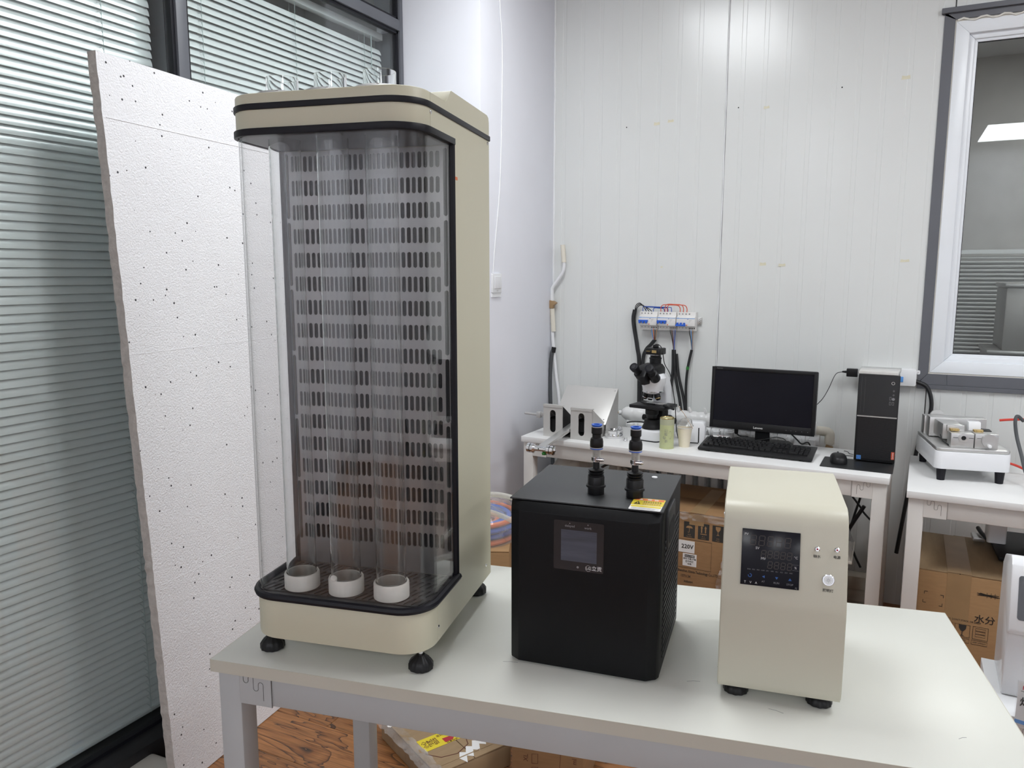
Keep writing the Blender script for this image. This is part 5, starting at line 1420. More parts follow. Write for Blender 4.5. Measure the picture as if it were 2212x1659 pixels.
cs = thing('clear_case', 'clear plastic case lying flat on top of the computer tower', 'plastic case', (-0.112, 3.318, 0.7532 + PH), -3.0)
MB().box(0.0, 0.148, 0.0, 0.17, 0.0, 0.013).build('case_body', 'film', cs, bev=0.001)
MB().box(0.004, 0.144, 0.004, 0.166, 0.002, 0.011).build('white_insert', 'paper', cs)
# ================================================================== on the right workbench: roller instrument
rt = thing('roller_instrument', 'white lab instrument with brushed metal blocks and crank on the right bench', 'lab instrument', (0.1700, 3.1300, 0.75), 10.0)
MB().prism(rrect(0.0, 0.245, 0.0, 0.34, (0.022, 0.022, 0.03, 0.03)), 0.045, 0.110).build('base', 'whitegl', rt, bev=0.003)
MB().prism(rrect(0.002, 0.243, 0.002, 0.338, (0.021, 0.021, 0.03, 0.03)), 0.1102, 0.124).build('top_plate', 'alu', rt, bev=0.004)
for a, b in ((0.028, 0.025), (0.217, 0.025), (0.028, 0.31), (0.217, 0.31)):
    MB().lathe([(0.0, 0.0), (0.013, 0.0), (0.0165, 0.045), (0.0, 0.045)], 20).build('rubber_foot', 'rubber', rt, loc=(a, b, 0))
Z1 = 0.1242
def block(x0, x1, y0, y1, z0, z1, m='alu', bev=0.002, nm='metal_block'):
    return MB().box(x0, x1, y0, y1, z0 + Z1, z1 + Z1).build(nm, m, rt, bev=bev)
b1 = block(0.050, 0.125, 0.020, 0.070, 0.0, 0.052)
MB().ring([(0.008, -0.004), (0.0165, -0.003), (0.0165, 0.001), (0.008, 0.001)], 28, axis='y').build('bushing', 'alu', b1, loc=(0.0905, 0.020, 0.036 + Z1))
MB().cyl((0.0905, 0.0185, 0.036 + Z1), (0.0905, 0.0195, 0.036 + Z1), 0.0085, n=20).build('bore', 'dark', b1)
for a, b in ((0.057, 0.073), (0.108, 0.123)):
    MB().box(a, b, 0.0193, 0.0200, 0.035 + Z1, 0.0365 + Z1).build('clamp_slit', 'dark', b1)
b2_ = block(0.128, 0.203, 0.020, 0.070, 0.0, 0.054)
MB().lathe([(0.0, -0.010), (0.024, -0.010), (0.025, -0.008), (0.025, -0.001), (0.0, -0.001)], 36, axis='y').build('crank_disc', 'alu', b2_, loc=(0.172, 0.020, 0.031 + Z1))
MB().lathe([(0.0045, 0.0), (0.0055, -0.004), (0.0062, -0.020), (0.004, -0.022), (0.0, -0.022)], 16, axis='y').build('crank_handle', 'white', b2_, loc=(0.169, 0.010, 0.015 + Z1))
MB().box(0.134, 0.148, 0.0193, 0.0200, 0.036 + Z1, 0.0372 + Z1).build('clamp_slit', 'dark', b2_)
# raised carriage
MB().prism([(0.036, 0.085), (0.098, 0.078), (0.100, 0.190), (0.030, 0.190)], 0.016 + Z1, 0.074 + Z1).build('left_carriage', 'alu', rt, bev=0.004)
block(0.047, 0.105, 0.070, 0.110, 0.048, 0.072)
for x0 in (0.054, 0.131):
    g = MB().box(x0, x0 + 0.030, 0.050, 0.0695, 0.054 + Z1, 0.062 + Z1).build('brass_plate', 'brass', rt, bev=0.001)
    for xx in (x0 + 0.005, x0 + 0.025):
        MB().lathe([(0.0035, 0.0), (0.0032, -0.002), (0.0, -0.002)], 10, axis='y').build('brass_screw', 'gold', g, loc=(xx, 0.0498, 0.0585 + Z1))
MB().prism([(0.076, 0.054), (0.110, 0.054), (0.110, 0.085), (0.084, 0.085)], 0.120, 0.160, 'x').build('right_head', 'white', rt, loc=(0, 0, Z1), bev=0.002)
block(0.016, 0.210, 0.195, 0.250, 0.004, 0.078, nm='rear_bridge')
for x in (0.170, 0.179):
    MB().cyl((x, 0.195, 0.062 + Z1), (x, 0.1944, 0.062 + Z1), 0.0032, n=12).build('screw_hole', 'dark', rt)
MB().lathe([(0.0, -0.002), (0.026, -0.002), (0.026, 0.006), (0.0, 0.006)], 32, axis='y').build('rear_wheel', 'alu', rt, loc=(0.055, 0.262, 0.070 + Z1))
block(0.010, 0.062, 0.255, 0.300, 0.0, 0.072)
MB().prism([(0.150, 0.130), (0.205, 0.110), (0.208, 0.150), (0.155, 0.165)], 0.040 + Z1, 0.050 + Z1).build('dark_lever', 'cable', rt, bev=0.002)
MB().tube(bez([(0.034, 0.10, 0.03 + Z1), (0.036, 0.075, 0.012 + Z1), (0.044, 0.06, 0.006 + Z1), (0.05, 0.04, 0.003 + Z1)], 5), 0.002, 6).build('sensor_lead', 'cable', rt)
hose('air_tube', 'red air tube running from the roller instrument to the valve at right', [(0.376, 3.30, 0.962), (0.40, 3.30, 0.966), (0.432, 3.30, 0.970), (0.46, 3.30, 0.973)], 0.0045, 'red', 'tube', None, 10)
hose('air_tube', 'second red air tube behind the right instrument near the bench top', [(0.410, 3.36, 0.795), (0.45, 3.36, 0.785), (0.50, 3.36, 0.765), (0.56, 3.36, 0.757)], 0.0045, 'red', 'tube', None, 10)
hose('grey_hose', 'dark grey hose looping down over the right workbench', [(0.445, 3.26, 0.972), (0.424, 3.25, 0.990), (0.418, 3.24, 0.970), (0.425, 3.23, 0.92), (0.440, 3.20, 0.86), (0.455, 3.17, 0.80), (0.475, 3.14, 0.762), (0.52, 3.12, 0.758)], 0.006, 'greyc', 'hose', None, 10)
vv = thing('air_valve', 'silver air valve at the right edge above the bench', 'valve', (0.470, 3.30, 0.75))
MB().lathe([(0.005, 0.0), (0.009, 0.0), (0.009, 0.012), (0.012, 0.013), (0.012, 0.020), (0.020, 0.021), (0.024, 0.024), (0.024, 0.060), (0.0, 0.060)], 26, axis='x').build('valve_body', 'alu', vv, loc=(-0.012, 0, 0.223))
MB().cyl((0.03, 0, 0.0), (0.03, 0, 0.20), 0.006, n=12).build('support_post', 'alu', vv)
MB().cyl((0.03, 0, 0.0), (0.03, 0, 0.006), 0.03, n=24).build('post_base', 'alu', vv)

# ================================================================== cartons and clutter under the benches
def carton(name, label, loc, rz, w, d, h, m, rx=0.0):
    t = thing(name, label, 'cardboard box', loc, rz)
    if rx: t.rotation_euler = (rx, 0, R(rz))
    MB().box(0, w, 0, d, 0, h - 0.005).build('box_body', m, t, bev=0.004)
    MB().box(0.001, w - 0.001, 0.001, d / 2 - 0.001, h - 0.0048, h).build('flap', m, t, bev=0.0015)
    MB().box(0.001, w - 0.001, d / 2 + 0.001, d - 0.001, h - 0.0048, h).build('flap', m, t, bev=0.0015)
    return t
def fragile(parent, x, z, s, y, m):      # wine glass mark
    return MB().add([(x + a * s, y, z + b * s) for a, b in ((-.28, .5), (.28, .5), (.26, .2), (.12, -.02), (.03, -.08), (.03, -.4), (.2, -.48), (-.2, -.48), (-.03, -.4), (-.03, -.08), (-.12, -.02), (-.26, .2))],
                    [(0, 1, 2, 3, 4, 9, 10, 11), (4, 5, 8, 9), (5, 6, 7, 8)]).build('glass_mark', m, parent)
# carton with 220V label
ca = carton('carton', 'brown carton with 220V label under the back workbench', (-0.868, 3.085, 0.0), -1.5, 0.380, 0.42, 0.505, 'carton2')
ca.scale = (1, 1, 1.03)
f0 = -0.0005
def cx(X): return X + 0.930
for k, (a, nm) in enumerate(((0.143, 'rain'), (0.202, 'up'), (0.261, 'glass'))):
    p = MB().box(a, a + 0.046, f0 - 0.0002, 0.0003, 0.400, 0.466).build('handling_mark', 'inkdk', ca)
    c_ = a + 0.023
    if nm == 'glass': fragile(p, c_, 0.444, 0.036, f0 - 0.0006, 'carton')
    elif nm == 'up':
        ar = MB()
        for dx in (-0.008, 0.008):
            ar.add([(c_ + dx - .0025, f0 - .0006, .428), (c_ + dx + .0025, f0 - .0006, .428), (c_ + dx + .0025, f0 - .0006, .448), (c_ + dx - .0025, f0 - .0006, .448)], [(0, 1, 2, 3)])
            ar.add([(c_ + dx - .005, f0 - .0006, .447), (c_ + dx + .005, f0 - .0006, .447), (c_ + dx, f0 - .0006, .458)], [(0, 1, 2)])
        ar.add([(c_ - .013, f0 - .0006, .421), (c_ + .013, f0 - .0006, .421), (c_ + .013, f0 - .0006, .4245), (c_ - .013, f0 - .0006, .4245)], [(0, 1, 2, 3)])
        ar.build('arrows', 'carton', p)
    else:
        um = [(c_ + .014 * math.cos(R(t)), f0 - .0006, .440 + .010 * math.sin(R(t))) for t in range(0, 181, 18)]
        MB().add(um, [tuple(range(len(um)))]).band([(c_, f0 - .0006, .441), (c_, f0 - .0006, .424), (c_ - .003, f0 - .0006, .421), (c_ - .006, f0 - .0006, .424)], .0002, .0016, up=(0, 1, 0)).build('umbrella', 'carton', p)
    text('print_mark', {'rain': '怕 湿', 'up': '向 上', 'glass': '易 碎'}[nm], 0.0055, 'carton', p, (c_, f0 - 0.0006, 0.4125))
    text('print_mark', {'rain': 'Fear Rain', 'up': 'Upward', 'glass': 'Fragile'}[nm], 0.0058, 'carton', p, (c_, f0 - 0.0006, 0.4050))
lb = MB().box(0.075, 0.190, f0 - 0.0004, 0.0003, 0.336, 0.386).build('voltage_label', 'paper', ca)
text('print_voltage', '220V', 0.024, 'ink', lb, (0.160, f0 - 0.0008, 0.361), bold=0.02)
lb = MB().box(0.142, 0.200, f0 - 0.0004, 0.0003, 0.280, 0.332).build('model_label', 'paper', ca)
MB().box(0.150, 0.192, f0 - 0.0007, f0 - 0.0003, 0.317, 0.328).build('black_strip', 'ink', lb)
text('print_model', 'LG-CY300', 0.0088, 'paper', lb, (0.171, f0 - 0.001, 0.3225), bold=0.01)
text('print_lines', '单机-水瓶-水箱', 0.0080, 'ink', lb, (0.171, f0 - 0.0008, 0.3105), bold=0.01)
text('print_lines', '芯牛科技', 0.0088, 'ink', lb, (0.171, f0 - 0.0008, 0.2995), bold=0.01)
text('print_lines', '合格', 0.0085, 'ink', lb, (0.171, f0 - 0.0008, 0.2895), bold=0.01)
MB().band([(0.02, f0, 0.392), (0.260, f0, 0.392), (0.260, f0, 0.272), (0.02, f0, 0.272), (0.02, f0, 0.392)], 0.0004, 0.001, up=(0, 1, 0)).build('print_frame', 'inkdk', ca)
text('print_maker', 'er:Shenzhen Xinniu Technology Co.,LTD', 0.0150, 'inkdk', ca, (0.110, f0 - 0.0002, 0.258), align='LEFT', bold=0.012, wide=0.72)
text('print_phone', '1371134', 0.0150, 'inkdk', ca, (0.135, f0 - 0.0002, 0.236), align='LEFT', bold=0.012, wide=0.8)
text('print_address', 'industri', 0.0150, 'inkdk', ca, (0.150, f0 - 0.0002, 0.214), align='LEFT', bold=0.012, wide=0.8)
MB().box(0.165, 0.225, f0 - 0.0003, 0.0005, 0.455, 0.500).box(0.165, 0.225, 0.0, 0.38, 0.505, 0.5056).build('tape', 'packtape', ca)
def crumple(name, parent, org, ux, uz, w, h, nx, nz, amp, m='film', seed=1, taper=None):
    rr = random.Random(seed); org, ux, uz = Vector(org), Vector(ux), Vector(uz); nn = ux.cross(uz).normalized()
    mb = MB(); vs = []; fs = []
    for j in range(nz + 1):
        for i in range(nx + 1):
            a, b = i / nx, j / nz
            w0 = taper(b) if taper else 0.0
            vs.append(org + ux * (w * (w0 + (1 - w0) * a) + rr.uniform(-.3, .3) * w / nx) + uz * (h * b + rr.uniform(-.3, .3) * h / nz) + nn * (amp * 0.4 + rr.uniform(-.5, .5) * amp))
    for j in range(nz):
        for i in range(nx):
            q = j * (nx + 1) + i; fs.append((q, q + 1, q + nx + 2, q + nx + 1))
    return mb.add(vs, fs).build(name, m, parent, ang=10)
crumple('stretch_film', ca, (0.270, -0.004, 0.05), (1, 0, 0), (0, 0, 1), 0.13, 0.44, 9, 26, 0.020, seed=3, taper=lambda b: 0.15 + 0.75 * max(0, (b - 0.45)) if b > 0.45 else 0.12)
crumple('stretch_film', ca, (0.05, -0.003, 0.03), (1, 0, 0), (0, 0, 1), 0.30, 0.17, 20, 8, 0.012, seed=5)
crumple('stretch_film', ca, (0.03, -0.002, 0.475), (1, 0, 0), (0, 0, 1), 0.36, 0.030, 22, 3, 0.010, seed=8)
# carton with handwriting
cq = carton('carton', 'brown carton marked 水分 by hand under the right workbench', (0.118, 3.010, 0.0), -1.0, 0.300, 0.45, 0.455, 'carton', 0)
for o_ in list(cq.children):
    if o_.name.startswith('flap'): bpy.data.objects.remove(o_)
for a, b, rr in ((0.001, 0.149, 0.02), (0.151, 0.299, -0.02)):
    MB().box(a, b, 0.001, 0.449, 0.4502, 0.455).build('flap', 'carton3', cq, bev=0.0015, rot=(0, rr * 0.2, 0))
MB().box(0.1485, 0.1515, 0.0, 0.45, 0.449, 0.4552).build('flap_gap', 'dark', cq)
MB().box(0.112, 0.186, f0 - 0.0003, 0.0005, 0.272, 0.452).box(0.112, 0.186, 0.0, 0.44, 0.4553, 0.4560).build('tape', 'packtape', cq)
for (a, b, sx, sz) in ((0.045, 0.372, 1, -1), (0.105, 0.366, -1, -1), (0.042, 0.330, 1, 1), (0.103, 0.325, -1, 1)):
    MB().box(min(a, a + sx * 0.010), max(a, a + sx * 0.010), f0 - 0.0002, 0.0, b - 0.0008, b + 0.0008).box(a - 0.0008, a + 0.0008, f0 - 0.0002, 0.0, min(b, b + sz * 0.010), max(b, b + sz * 0.010)).build('corner_mark', 'inkdk', cq)
text('print_caution', "PRECISION INSTRUMENTS  DON'T STACK OR DROP", 0.0092, 'inkdk', cq, (0.040, f0 - 0.0004, 0.286), align='LEFT', bold=0.01, wide=0.86)
text('handwriting', '水分', 0.032, 'ink', cq, (0.235, f0 - 0.0003, 0.300), bold=0.01, label='handwritten black marker characters')
sb = MB()
for k in range(6):
    sb.band([(0.205 + random.uniform(0, .01), f0 - .0003, 0.394 + random.uniform(-.005, .005)), (0.275 - random.uniform(0, .012), f0 - .0003, 0.392 + random.uniform(-.005, .005))], .0002, .0022, up=(0, 1, 0))
for k in range(3):
    sb.band([(0.235 + .012 * k, f0 - .0003, 0.402), (0.236 + .012 * k, f0 - .0003, 0.383)], .0002, .0014, up=(0, 1, 0))
sb.build('crossed_out_scribble', 'ink', cq)
for k, x in enumerate((0.093, 0.148, 0.203)):
    MB().band([(x, f0, 0.226), (x + 0.046, f0, 0.226), (x + 0.046, f0, 0.272), (x, f0, 0.272), (x, f0, 0.226)], .0004, .0014, up=(0, 1, 0)).band([(x - .002, f0, 0.206), (x + 0.046, f0, 0.206), (x + 0.046, f0, 0.221), (x - .002, f0, 0.221), (x - .002, f0, 0.206)], .0004, .0012, up=(0, 1, 0)).build('handling_frame', 'inkdk', cq)
    text('print_mark', ('KEEP DRY', 'FRAGILE', 'KEEP UPRIGHT')[k], 0.0075 - 0.0015 * (k == 2), 'inkdk', cq, (x + 0.022, f0 - 0.0002, 0.2135), bold=0.01)
fragile(cq, 0.171, 0.250, 0.042, f0 - 0.0004, 'inkdk')
for z in (0.236, 0.247, 0.258):
    MB().band([(0.211, f0, z), (0.241, f0, z), (0.241, f0, z + .008), (0.211, f0, z + .008), (0.211, f0, z)], .0004, .001, up=(0, 1, 0)).build('stack_mark', 'inkdk', cq)
# black base with white column standing behind on the carton
bs = thing('black_stand', 'dark metal instrument base with white column resting on the marked carton', 'instrument stand', (0.395, 3.15, 0.456), 2)
MB().box(0.0, 0.30, 0.0, 0.34, 0.020, 0.034).build('base_plate', 'matte', bs, bev=0.003)
for a, b in ((0.04, 0.03), (0.26, 0.03), (0.04, 0.31), (0.26, 0.31)):
    MB().cyl((a, b, -0.0004 if a < 0.0 else 0.0), (a, b, 0.021), 0.012, n=14).build('foot', 'rubber', bs)
MB().prism(rrect(-0.018, 0.045, 0.155, 0.225, 0.008), 0.034, 0.195).build('column', 'white', bs, bev=0.003)
MB().tube([(-0.030, 0.30, 0.045), (-0.025, 0.24, 0.043), (-0.012, 0.17, 0.040)], 0.008, 8).build('bracket_bar', 'matte', bs)
MB().box(-0.055, -0.012, 0.22, 0.29, 0.012, 0.030).build('slider', 'alu', bs, bev=0.005)
MB().cyl((0.10, 0.16, 0.07), (0.26, 0.14, 0.075), 0.028, n=18).cyl((0.14, 0.16, 0.034), (0.14, 0.16, 0.07), 0.014, n=12).build('motor', 'black', bs, bev=0.004)

# pale plastic bags under the left end of the bench
def blob(name, label, loc, sx, sy, sz, m, seed, cat='bag'):
    rr = random.Random(seed); mb = MB(); vs = []; fs = []
    NU, NV = 18, 9
    for j in range(NV):
        t = PI * j / (NV - 1)
        for i in range(NU):
            a = 2 * PI * i / NU
            k = 1 + rr.uniform(-.09, .09)
            q = max(-0.72, math.cos(t)) if j else 1.0
            if j == NV - 1: q = -0.72
            vs.append((sx * math.sin(t) ** 0.6 * math.cos(a) * k, sy * math.sin(t) ** 0.6 * math.sin(a) * k, sz * (q + 0.72) / 1.72 * (1 + rr.uniform(-.05, .05) * (q > -0.7))))
    for j in range(NV - 1):
        for i in range(NU): fs.append((j * NU + i, j * NU + (i + 1) % NU, j * NU + NU + (i + 1) % NU, j * NU + NU + i))
    o = mb.add(vs, fs).build(name, m, ang=70); o.location = loc
    return tag(o, label, cat)
blob('plastic_bag', 'full pale plastic bag under the left end of the back workbench', (-1.36, 3.42, 0.0), 0.13, 0.13, 0.645, 'bag', 4)
blob('plastic_bag', 'beige plastic bag to the right of the pale one under the back workbench', (-1.115, 3.44, 0.0), 0.105, 0.12, 0.60, 'bag', 9)
hose('black_hose', 'black hose arching above the pale bags behind the chiller fittings', [(-1.235, 3.27, 0.30), (-1.215, 3.25, 0.50), (-1.18, 3.25, 0.585), (-1.13, 3.25, 0.635), (-1.07, 3.25, 0.645), (-1.02, 3.25, 0.63), (-0.97, 3.25, 0.58), (-0.945, 3.25, 0.51), (-0.94, 3.25, 0.30)], 0.0055, 'cable', 'hose', None, 8)
hose('black_hose', 'black hose slanting under the bench behind the carton with the 220V label', [(-0.985, 3.52, 0.70), (-0.98, 3.52, 0.62), (-0.95, 3.51, 0.535), (-0.90, 3.50, 0.513), (-0.83, 3.5, 0.512)], 0.006, 'cable', 'hose', None, 8)

# cables tangled under the bench below the computer
yy = 3.60
tang = [
    ('straight black cable slanting down to the right under the bench', [(-0.255, yy, 0.70), (-0.17, yy, 0.60), (-0.08, yy, 0.49), (-0.06, yy, 0.46), (-0.02, yy, 0.42)], 0.0045),
    ('black cable crossing leftwards under the bench', [(-0.125, yy + .01, 0.70), (-0.15, yy + .01, 0.60), (-0.19, yy + .01, 0.55), (-0.25, yy + .01, 0.50), (-0.30, yy + .01, 0.40)], 0.0055),
    ('black cable looping in an arc behind the control box', [(-0.235, yy + .02, 0.575), (-0.18, yy + .02, 0.55), (-0.135, yy + .02, 0.47), (-0.125, yy + .02, 0.40), (-0.16, yy + .02, 0.31), (-0.18, yy + .02, 0.27)], 0.0055),
    ('black cable hanging near the right leg of the bench', [(-0.07, yy + .03, 0.70), (-0.075, yy + .03, 0.55), (-0.10, yy + .03, 0.43), (-0.115, yy + .03, 0.34), (-0.09, yy + .03, 0.26), (-0.06, yy + .03, 0.20)], 0.005),
    ('thin black lead under the bench left of the crossing cables', [(-0.19, yy - .02, 0.70), (-0.215, yy - .02, 0.64), (-0.225, yy - .02, 0.60), (-0.222, yy - .02, 0.56)], 0.0028),
    ('thick black cable diagonal below the tangle', [(-0.06, yy - .03, 0.50), (-0.10, yy - .03, 0.42), (-0.15, yy - .03, 0.31), (-0.165, yy - .03, 0.28), (-0.18, yy - .03, 0.20)], 0.008)]
for lb_, pts, r_ in tang:
    hose('tangled_cable', lb_, pts, r_, 'cable', 'cable', 'cables tangled under the back bench', 8)
gb = thing('grey_bin', 'grey lidded bin under the bench behind the control box', 'bin', (-0.36, 3.20, 0.0))
MB().prism([(0.0, 0.0), (0.24, 0.0), (0.262, 0.37), (-0.02, 0.37)], 0.0, 0.24, 'y').build('bin_body', 'bag', gb, bev=0.006)
MB().prism([(-0.03, 0.37), (0.275, 0.37), (0.262, 0.40), (0.235, 0.47), (0.01, 0.47), (-0.03, 0.40)], -0.005, 0.245, 'y').build('bin_lid', 'film', gb, bev=0.006)
MB().box(-0.03, 0.276, -0.008, 0.25, 0.362, 0.374).build('lid_rim', 'bag', gb, bev=0.002)
tb_ = [('whitewashed timber offcut on the floor against the wall', 0.10, 0.03), ('lower whitewashed timber offcut on the floor under the first', 0.035, 0.0)]
for k in range(3):
    o_ = tag(MB().box(-0.62, 0.06, -0.035, 0.035, 0.0, 0.058).build('timber_offcut', 'wstruct', loc=(-0.02, YB - 0.145 - 0.012 * k, 0.0 + 0.06 * k), rot=(0, 0, R(2 * k - 2)), bev=0.003),
        ('bottom', 'middle', 'top')[k] + ' whitewashed timber of the stack lying along the wall under the bench', 'timber', 'timber stack under the bench')

# ================================================================== low stand with white titrator at the right
ls = workbench('low white stand behind the right end of the cream workbench', (0.258, 1.965, 0), -1.0, 0.75, 0.285, 'white', 'legw', 0.04, 0.50)
ti = thing('white_analyser', 'white analyser with grey touch screen at the right picture edge', 'analyser', (0.288, 2.060, 0.50), -1.5)
pr = [(0.004, 0.0), (0.0, 0.010), (0.0, 0.145), (-0.006, 0.158), (-0.020, 0.166), (-0.022, 0.178), (0.020, 0.318), (0.034, 0.330), (0.050, 0.334), (0.160, 0.300), (0.190, 0.270), (0.190, 0.0)]
MB().prism(pr, 0.0, 0.30, 'x').build('shell', 'whitegl', ti, bev=0.004, seg=2)
s2 = math.atan2(0.042, 0.140)
MB().prism(rrect(0.016, 0.284, 0.022, 0.124, 0.006), -0.0012, 0.0, 'y').build('touch_screen', 'screen', ti, loc=(0, -0.022, 0.178), rot=(-s2, 0, 0))
sg = thing('sign_holder', 'clear acrylic sign holder with printed card in front of the white analyser', 'sign', (0.298, 1.930, 0.0), -14)
sg.location.z = 0.50
la = R(12)
MB().box(0.0, 0.14, 0.0, 0.0025, 0.004, 0.098).build('front_sheet', 'acrylic', sg, rot=(-la, 0, 0))
MB().box(0.002, 0.138, 0.0030, 0.0036, 0.004, 0.096).build('printed_card', 'paper', sg, rot=(-la, 0, 0))
MB().box(0.0, 0.14, 0.0, 0.0025, 0.0, 0.100).build('back_sheet', 'acrylic', sg, loc=(0, 0.062, 0), rot=(R(22), 0, 0))
MB().box(0.0, 0.14, 0.0, 0.062, 0.0, 0.0025).build('foot_sheet', 'acrylic', sg)
for s_, sz, mm, x, z in (('K', 0.013, 'redink', 0.010, 0.084), ('·T', 0.010, 'ink', 0.018, 0.084), ('熔', 0.022, 'ink', 0.008, 0.052)):
    text('print_card', s_, sz, mm, sg, (x, z * math.sin(la) - 0.0004, z * math.cos(la)), (PI / 2 - la, 0, 0), align='LEFT', bold=0.012)
MB().box(0.008, 0.060, -0.0002, 0.0, 0.0758, 0.0768).build('print_rule', 'ink', sg, rot=(-la, 0, 0))
MB().box(0.002, 0.138, 0.0026, 0.0030, 0.004, 0.012).build('blue_rule', 'ltblue', sg, rot=(-la, 0, 0))

# ================================================================== between cabinet and chiller: carton with coiled hose
cc = carton('carton', 'small plain carton behind the tall cabinet under a coiled hose', (-1.50, 2.20, 0.0), 24, 0.36, 0.36, 0.520, 'carton')
cl_ = thing('coiled_hose', 'blue and orange coiled air hose in plastic wrap on the small carton', 'hose', (-1.372, 2.455, 0.5205), 10)
for k in range(4):
    MB().ring([(0.155 + 0.010 * math.cos(t), 0.012 + 0.022 * k + 0.0098 * math.sin(t)) for t in [2 * PI * i / 10 for i in range(10)]], 40).build('hose_turn', ('orange', 'bluew', 'blue', 'orange')[k], cl_)
for k in range(3):
    MB().ring([(0.130 - 0.022 * k + 0.0095 * math.cos(t), 0.074 - 0.008 * k + 0.0095 * math.sin(t)) for t in [2 * PI * i / 10 for i in range(10)]], 36).build('hose_turn', ('blue', 'bluew', 'orange')[k], cl_)
fv, ff = [], []
rr = random.Random(5)
for j in range(7):
    for i in range(30):
        a = 2 * PI * i / 30; q = (0.172, 0.174, 0.168, 0.150, 0.115, 0.070, 0.01)[j]; h = (0.0, 0.045, 0.086, 0.102, 0.112, 0.118, 0.125)[j]
        fv.append((q * math.cos(a) * (1 + rr.uniform(-.03, .03)), q * math.sin(a) * (1 + rr.uniform(-.03, .03)), h + rr.uniform(-.008, .010) * (j > 0)))
for j in range(6):
    for i in range(30): ff.append((j * 30 + i, j * 30 + (i + 1) % 30, j * 30 + 30 + (i + 1) % 30, j * 30 + 30 + i))
MB().add(fv, ff).build('plastic_wrap', 'film', cl_, ang=15)
tag(MB().cyl((-1.10, 2.24, 0.0), (-1.02, 2.38, 0.72), 0.012, n=12).build('white_tube_offcut', 'white'), 'white plastic pipe offcut standing beside the small carton behind the table', 'pipe')
hose('clear_hose', 'upper clear hose arching from the cabinet back to the chiller', [(-0.885, 1.545, 0.93), (-0.91, 1.62, 0.945), (-0.88, 1.72, 0.93), (-0.80, 1.78, 0.885), (-0.70, 1.70, 0.84), (-0.63, 1.62, 0.80), (-0.615, 1.572, 0.81)], 0.007, 'hose', 'hose', None, 12)
hose('clear_hose', 'lower clear hose arching from the cabinet back to the chiller', [(-0.885, 1.545, 0.90), (-0.915, 1.60, 0.908), (-0.90, 1.68, 0.895), (-0.83, 1.74, 0.845), (-0.74, 1.69, 0.790), (-0.66, 1.63, 0.790), (-0.585, 1.572, 0.790)], 0.007, 'hose', 'hose', None, 12)

# ================================================================== cartons on the floor under the foreground table
c3 = carton('carton', 'low taped carton with yellow sticker lying under the foreground table', (-1.408, 1.887, 0.0), -28, 0.36, 0.262, 0.077, 'carton3')
z3 = 0.0773
yl = MB().box(0.190, 0.252, 0.026, 0.160, z3, z3 + 0.0006).build('yellow_sticker', 'yellow', c3)
MB().prism([(0.222, 0.098), (0.244, 0.098), (0.243, 0.125), (0.233, 0.136), (0.223, 0.124)], z3 + 0.0006, z3 + 0.0009).build('red_picture', 'redink', yl)
text('print_sticker', '小心\n轻放\n怕压', 0.018, 'inkbr', yl, (0.221, 0.058, z3 + 0.0008), (0, 0, PI), bold=0.02)
text('print_sticker', '易碎品 向上', 0.012, 'inkbr', yl, (0.204, 0.120, z3 + 0.0008), (0, 0, PI / 2), bold=0.01)
text('print_sticker', '轻拿轻放', 0.010, 'inkbr', yl, (0.2485, 0.120, z3 + 0.0008), (0, 0, PI / 2), bold=0.01)
sh = [(0.262, 0.020), (0.300, 0.050), (0.312, 0.100), (0.290, 0.150), (0.250, 0.165), (0.208, 0.150), (0.188, 0.100), (0.205, 0.050), (0.262, 0.020)]
MB().band([(a_, b_, z3 + 0.0001) for a_, b_ in sh], 0.0003, 0.003).build('printed_shield', 'inkbr', c3)
bs_ = MB()
for x0, y0, x1, y1 in ((0.215, 0.195, 0.300, 0.200), (0.222, 0.212, 0.292, 0.216), (0.235, 0.180, 0.250, 0.235), (0.268, 0.178, 0.275, 0.236), (0.215, 0.232, 0.262, 0.226), (0.285, 0.184, 0.300, 0.228)):
    bs_.band([(x0, y0, z3 + 0.0002), (x1, y1, z3 + 0.0002)], 0.0003, 0.006)
bs_.build('printed_strokes', 'inkbr', c3)
rt_ = random.Random(11)
L_ = [(0.262 + 0.007 * k + (0.0 if k % 2 else 0.018), 0.215 - k * 0.0155) for k in range(9)]
R_ = [(0.288 + 0.007 * k + (0.0 if k % 2 else 0.022), 0.225 - k * 0.0155) for k in range(9)]
MB().prism(L_[::-1] + R_, z3, z3 + 0.0006).build('torn_label', 'paper', c3)
MB().box(0.332, 0.336, 0.0, 0.262, z3, z3 + 0.0010).build('crease', 'carton3', c3)
crumple('plastic_edge', c3, (-0.012, -0.030, 0.076), (1, 0, 0), (0, 1, 0.0), 0.36, 0.055, 24, 5, 0.010, seed=21)
c4 = carton('carton', 'dark brown carton with printed check boxes under the foreground table', (-0.928, 1.875, 0.0), 8, 0.215, 0.30, 0.245, 'carton2')
for k, s_ in enumerate(('G', 'XL', 'L')):
    z = 0.135 - 0.042 * k
    MB().band([(0.062, f0, z - 0.015), (0.080, f0, z - 0.012), (0.080, f0, z + 0.018), (0.062, f0, z + 0.015), (0.062, f0, z - 0.015)], .0004, .0014, up=(0, 1, 0)).build('check_box', 'inkbr', c4)
    text('print_size', s_, 0.020, 'inkbr', c4, (0.044, f0 - 0.0003, z), (PI / 2, -PI / 2, 0))
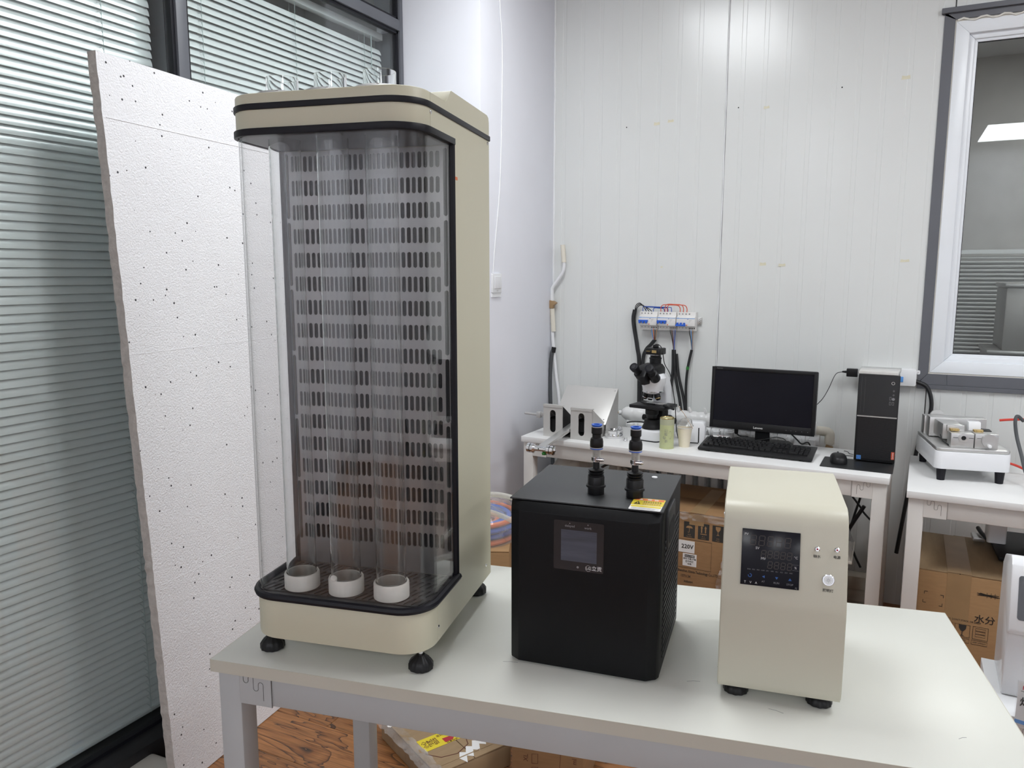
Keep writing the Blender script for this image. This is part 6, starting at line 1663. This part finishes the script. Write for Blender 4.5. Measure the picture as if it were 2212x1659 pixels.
text('print_unit', 'ml', 0.02, 'inkbr', c4, (0.190, f0 - 0.0003, 0.11), (PI / 2, -PI / 2, 0))
MB().band([(0.140, f0, 0.02), (0.145, f0, 0.06), (0.150, f0, 0.15), (0.150, f0, 0.20)], 0.0004, 0.0012, up=(0, 1, 0)).build('print_line', 'inkbr', c4)

# ================================================================== seen dimly through the window in the back wall
b3 = thing('venetian_blind', 'dim venetian blind in the dark room behind the framed window', 'blind', (0.5, YB + 2.9, 0.6))
sm3 = MB().box(-1.3, 1.6, -0.012, 0.012, -0.006, 0.006).mesh('slat')
for k in range(34):
    link('slat', sm3, 'slat', b3, (0, 0, 0.02 + 0.03 * k), (R(35), 0, 0))
MB().box(-1.3, 1.6, -0.02, 0.02, 1.04, 1.07).build('head_rail', 'slat', b3)
for k, (x, z, w, h) in enumerate(((0.55, 0.0, 0.75, 1.02), (0.62, 1.02, 0.66, 0.42))):
    g_ = thing('grey_crate', ('lower', 'upper')[k] + ' grey storage crate stacked in the dark room behind the window', 'crate', (x, YB + 1.9, z), 0, 'crates behind the window')
    MB().box(0, w, 0, 0.5, 0, h - 0.03).build('crate_body', 'sheet', g_, bev=0.01)
    MB().box(-0.01, w + 0.01, -0.01, 0.51, h - 0.03, h).build('crate_lid', 'alu', g_, bev=0.008)
for k, dx in enumerate((0.0, 0.12)):
    tag(MB().cyl((0.88 + dx, YB + 1.3, 0.0), (0.86 + dx * 1.6, YB + 1.35, 2.3), 0.012, n=12).build('white_pole', 'white'), ('left', 'right')[k] + ' thin white pole leaning in the dark room behind the window', 'pole', 'poles behind the window')
t = thing('ceiling_light', 'square LED ceiling panel in the dark room seen through the window', 'ceiling light', (1.2, YB + 1.6, CEIL), group='LED ceiling panels')
MB().box(-0.3, 0.3, -0.3, 0.3, -0.012, -0.001).build('frame', 'white', t, bev=0.003)
MB().box(-0.285, 0.285, -0.285, 0.285, -0.014, -0.0122).build('diffuser', mat('dim_diffuser', (0.9, 0.9, 0.9), 0.5, emit=(1, 0.98, 0.95), estr=20.0), t)
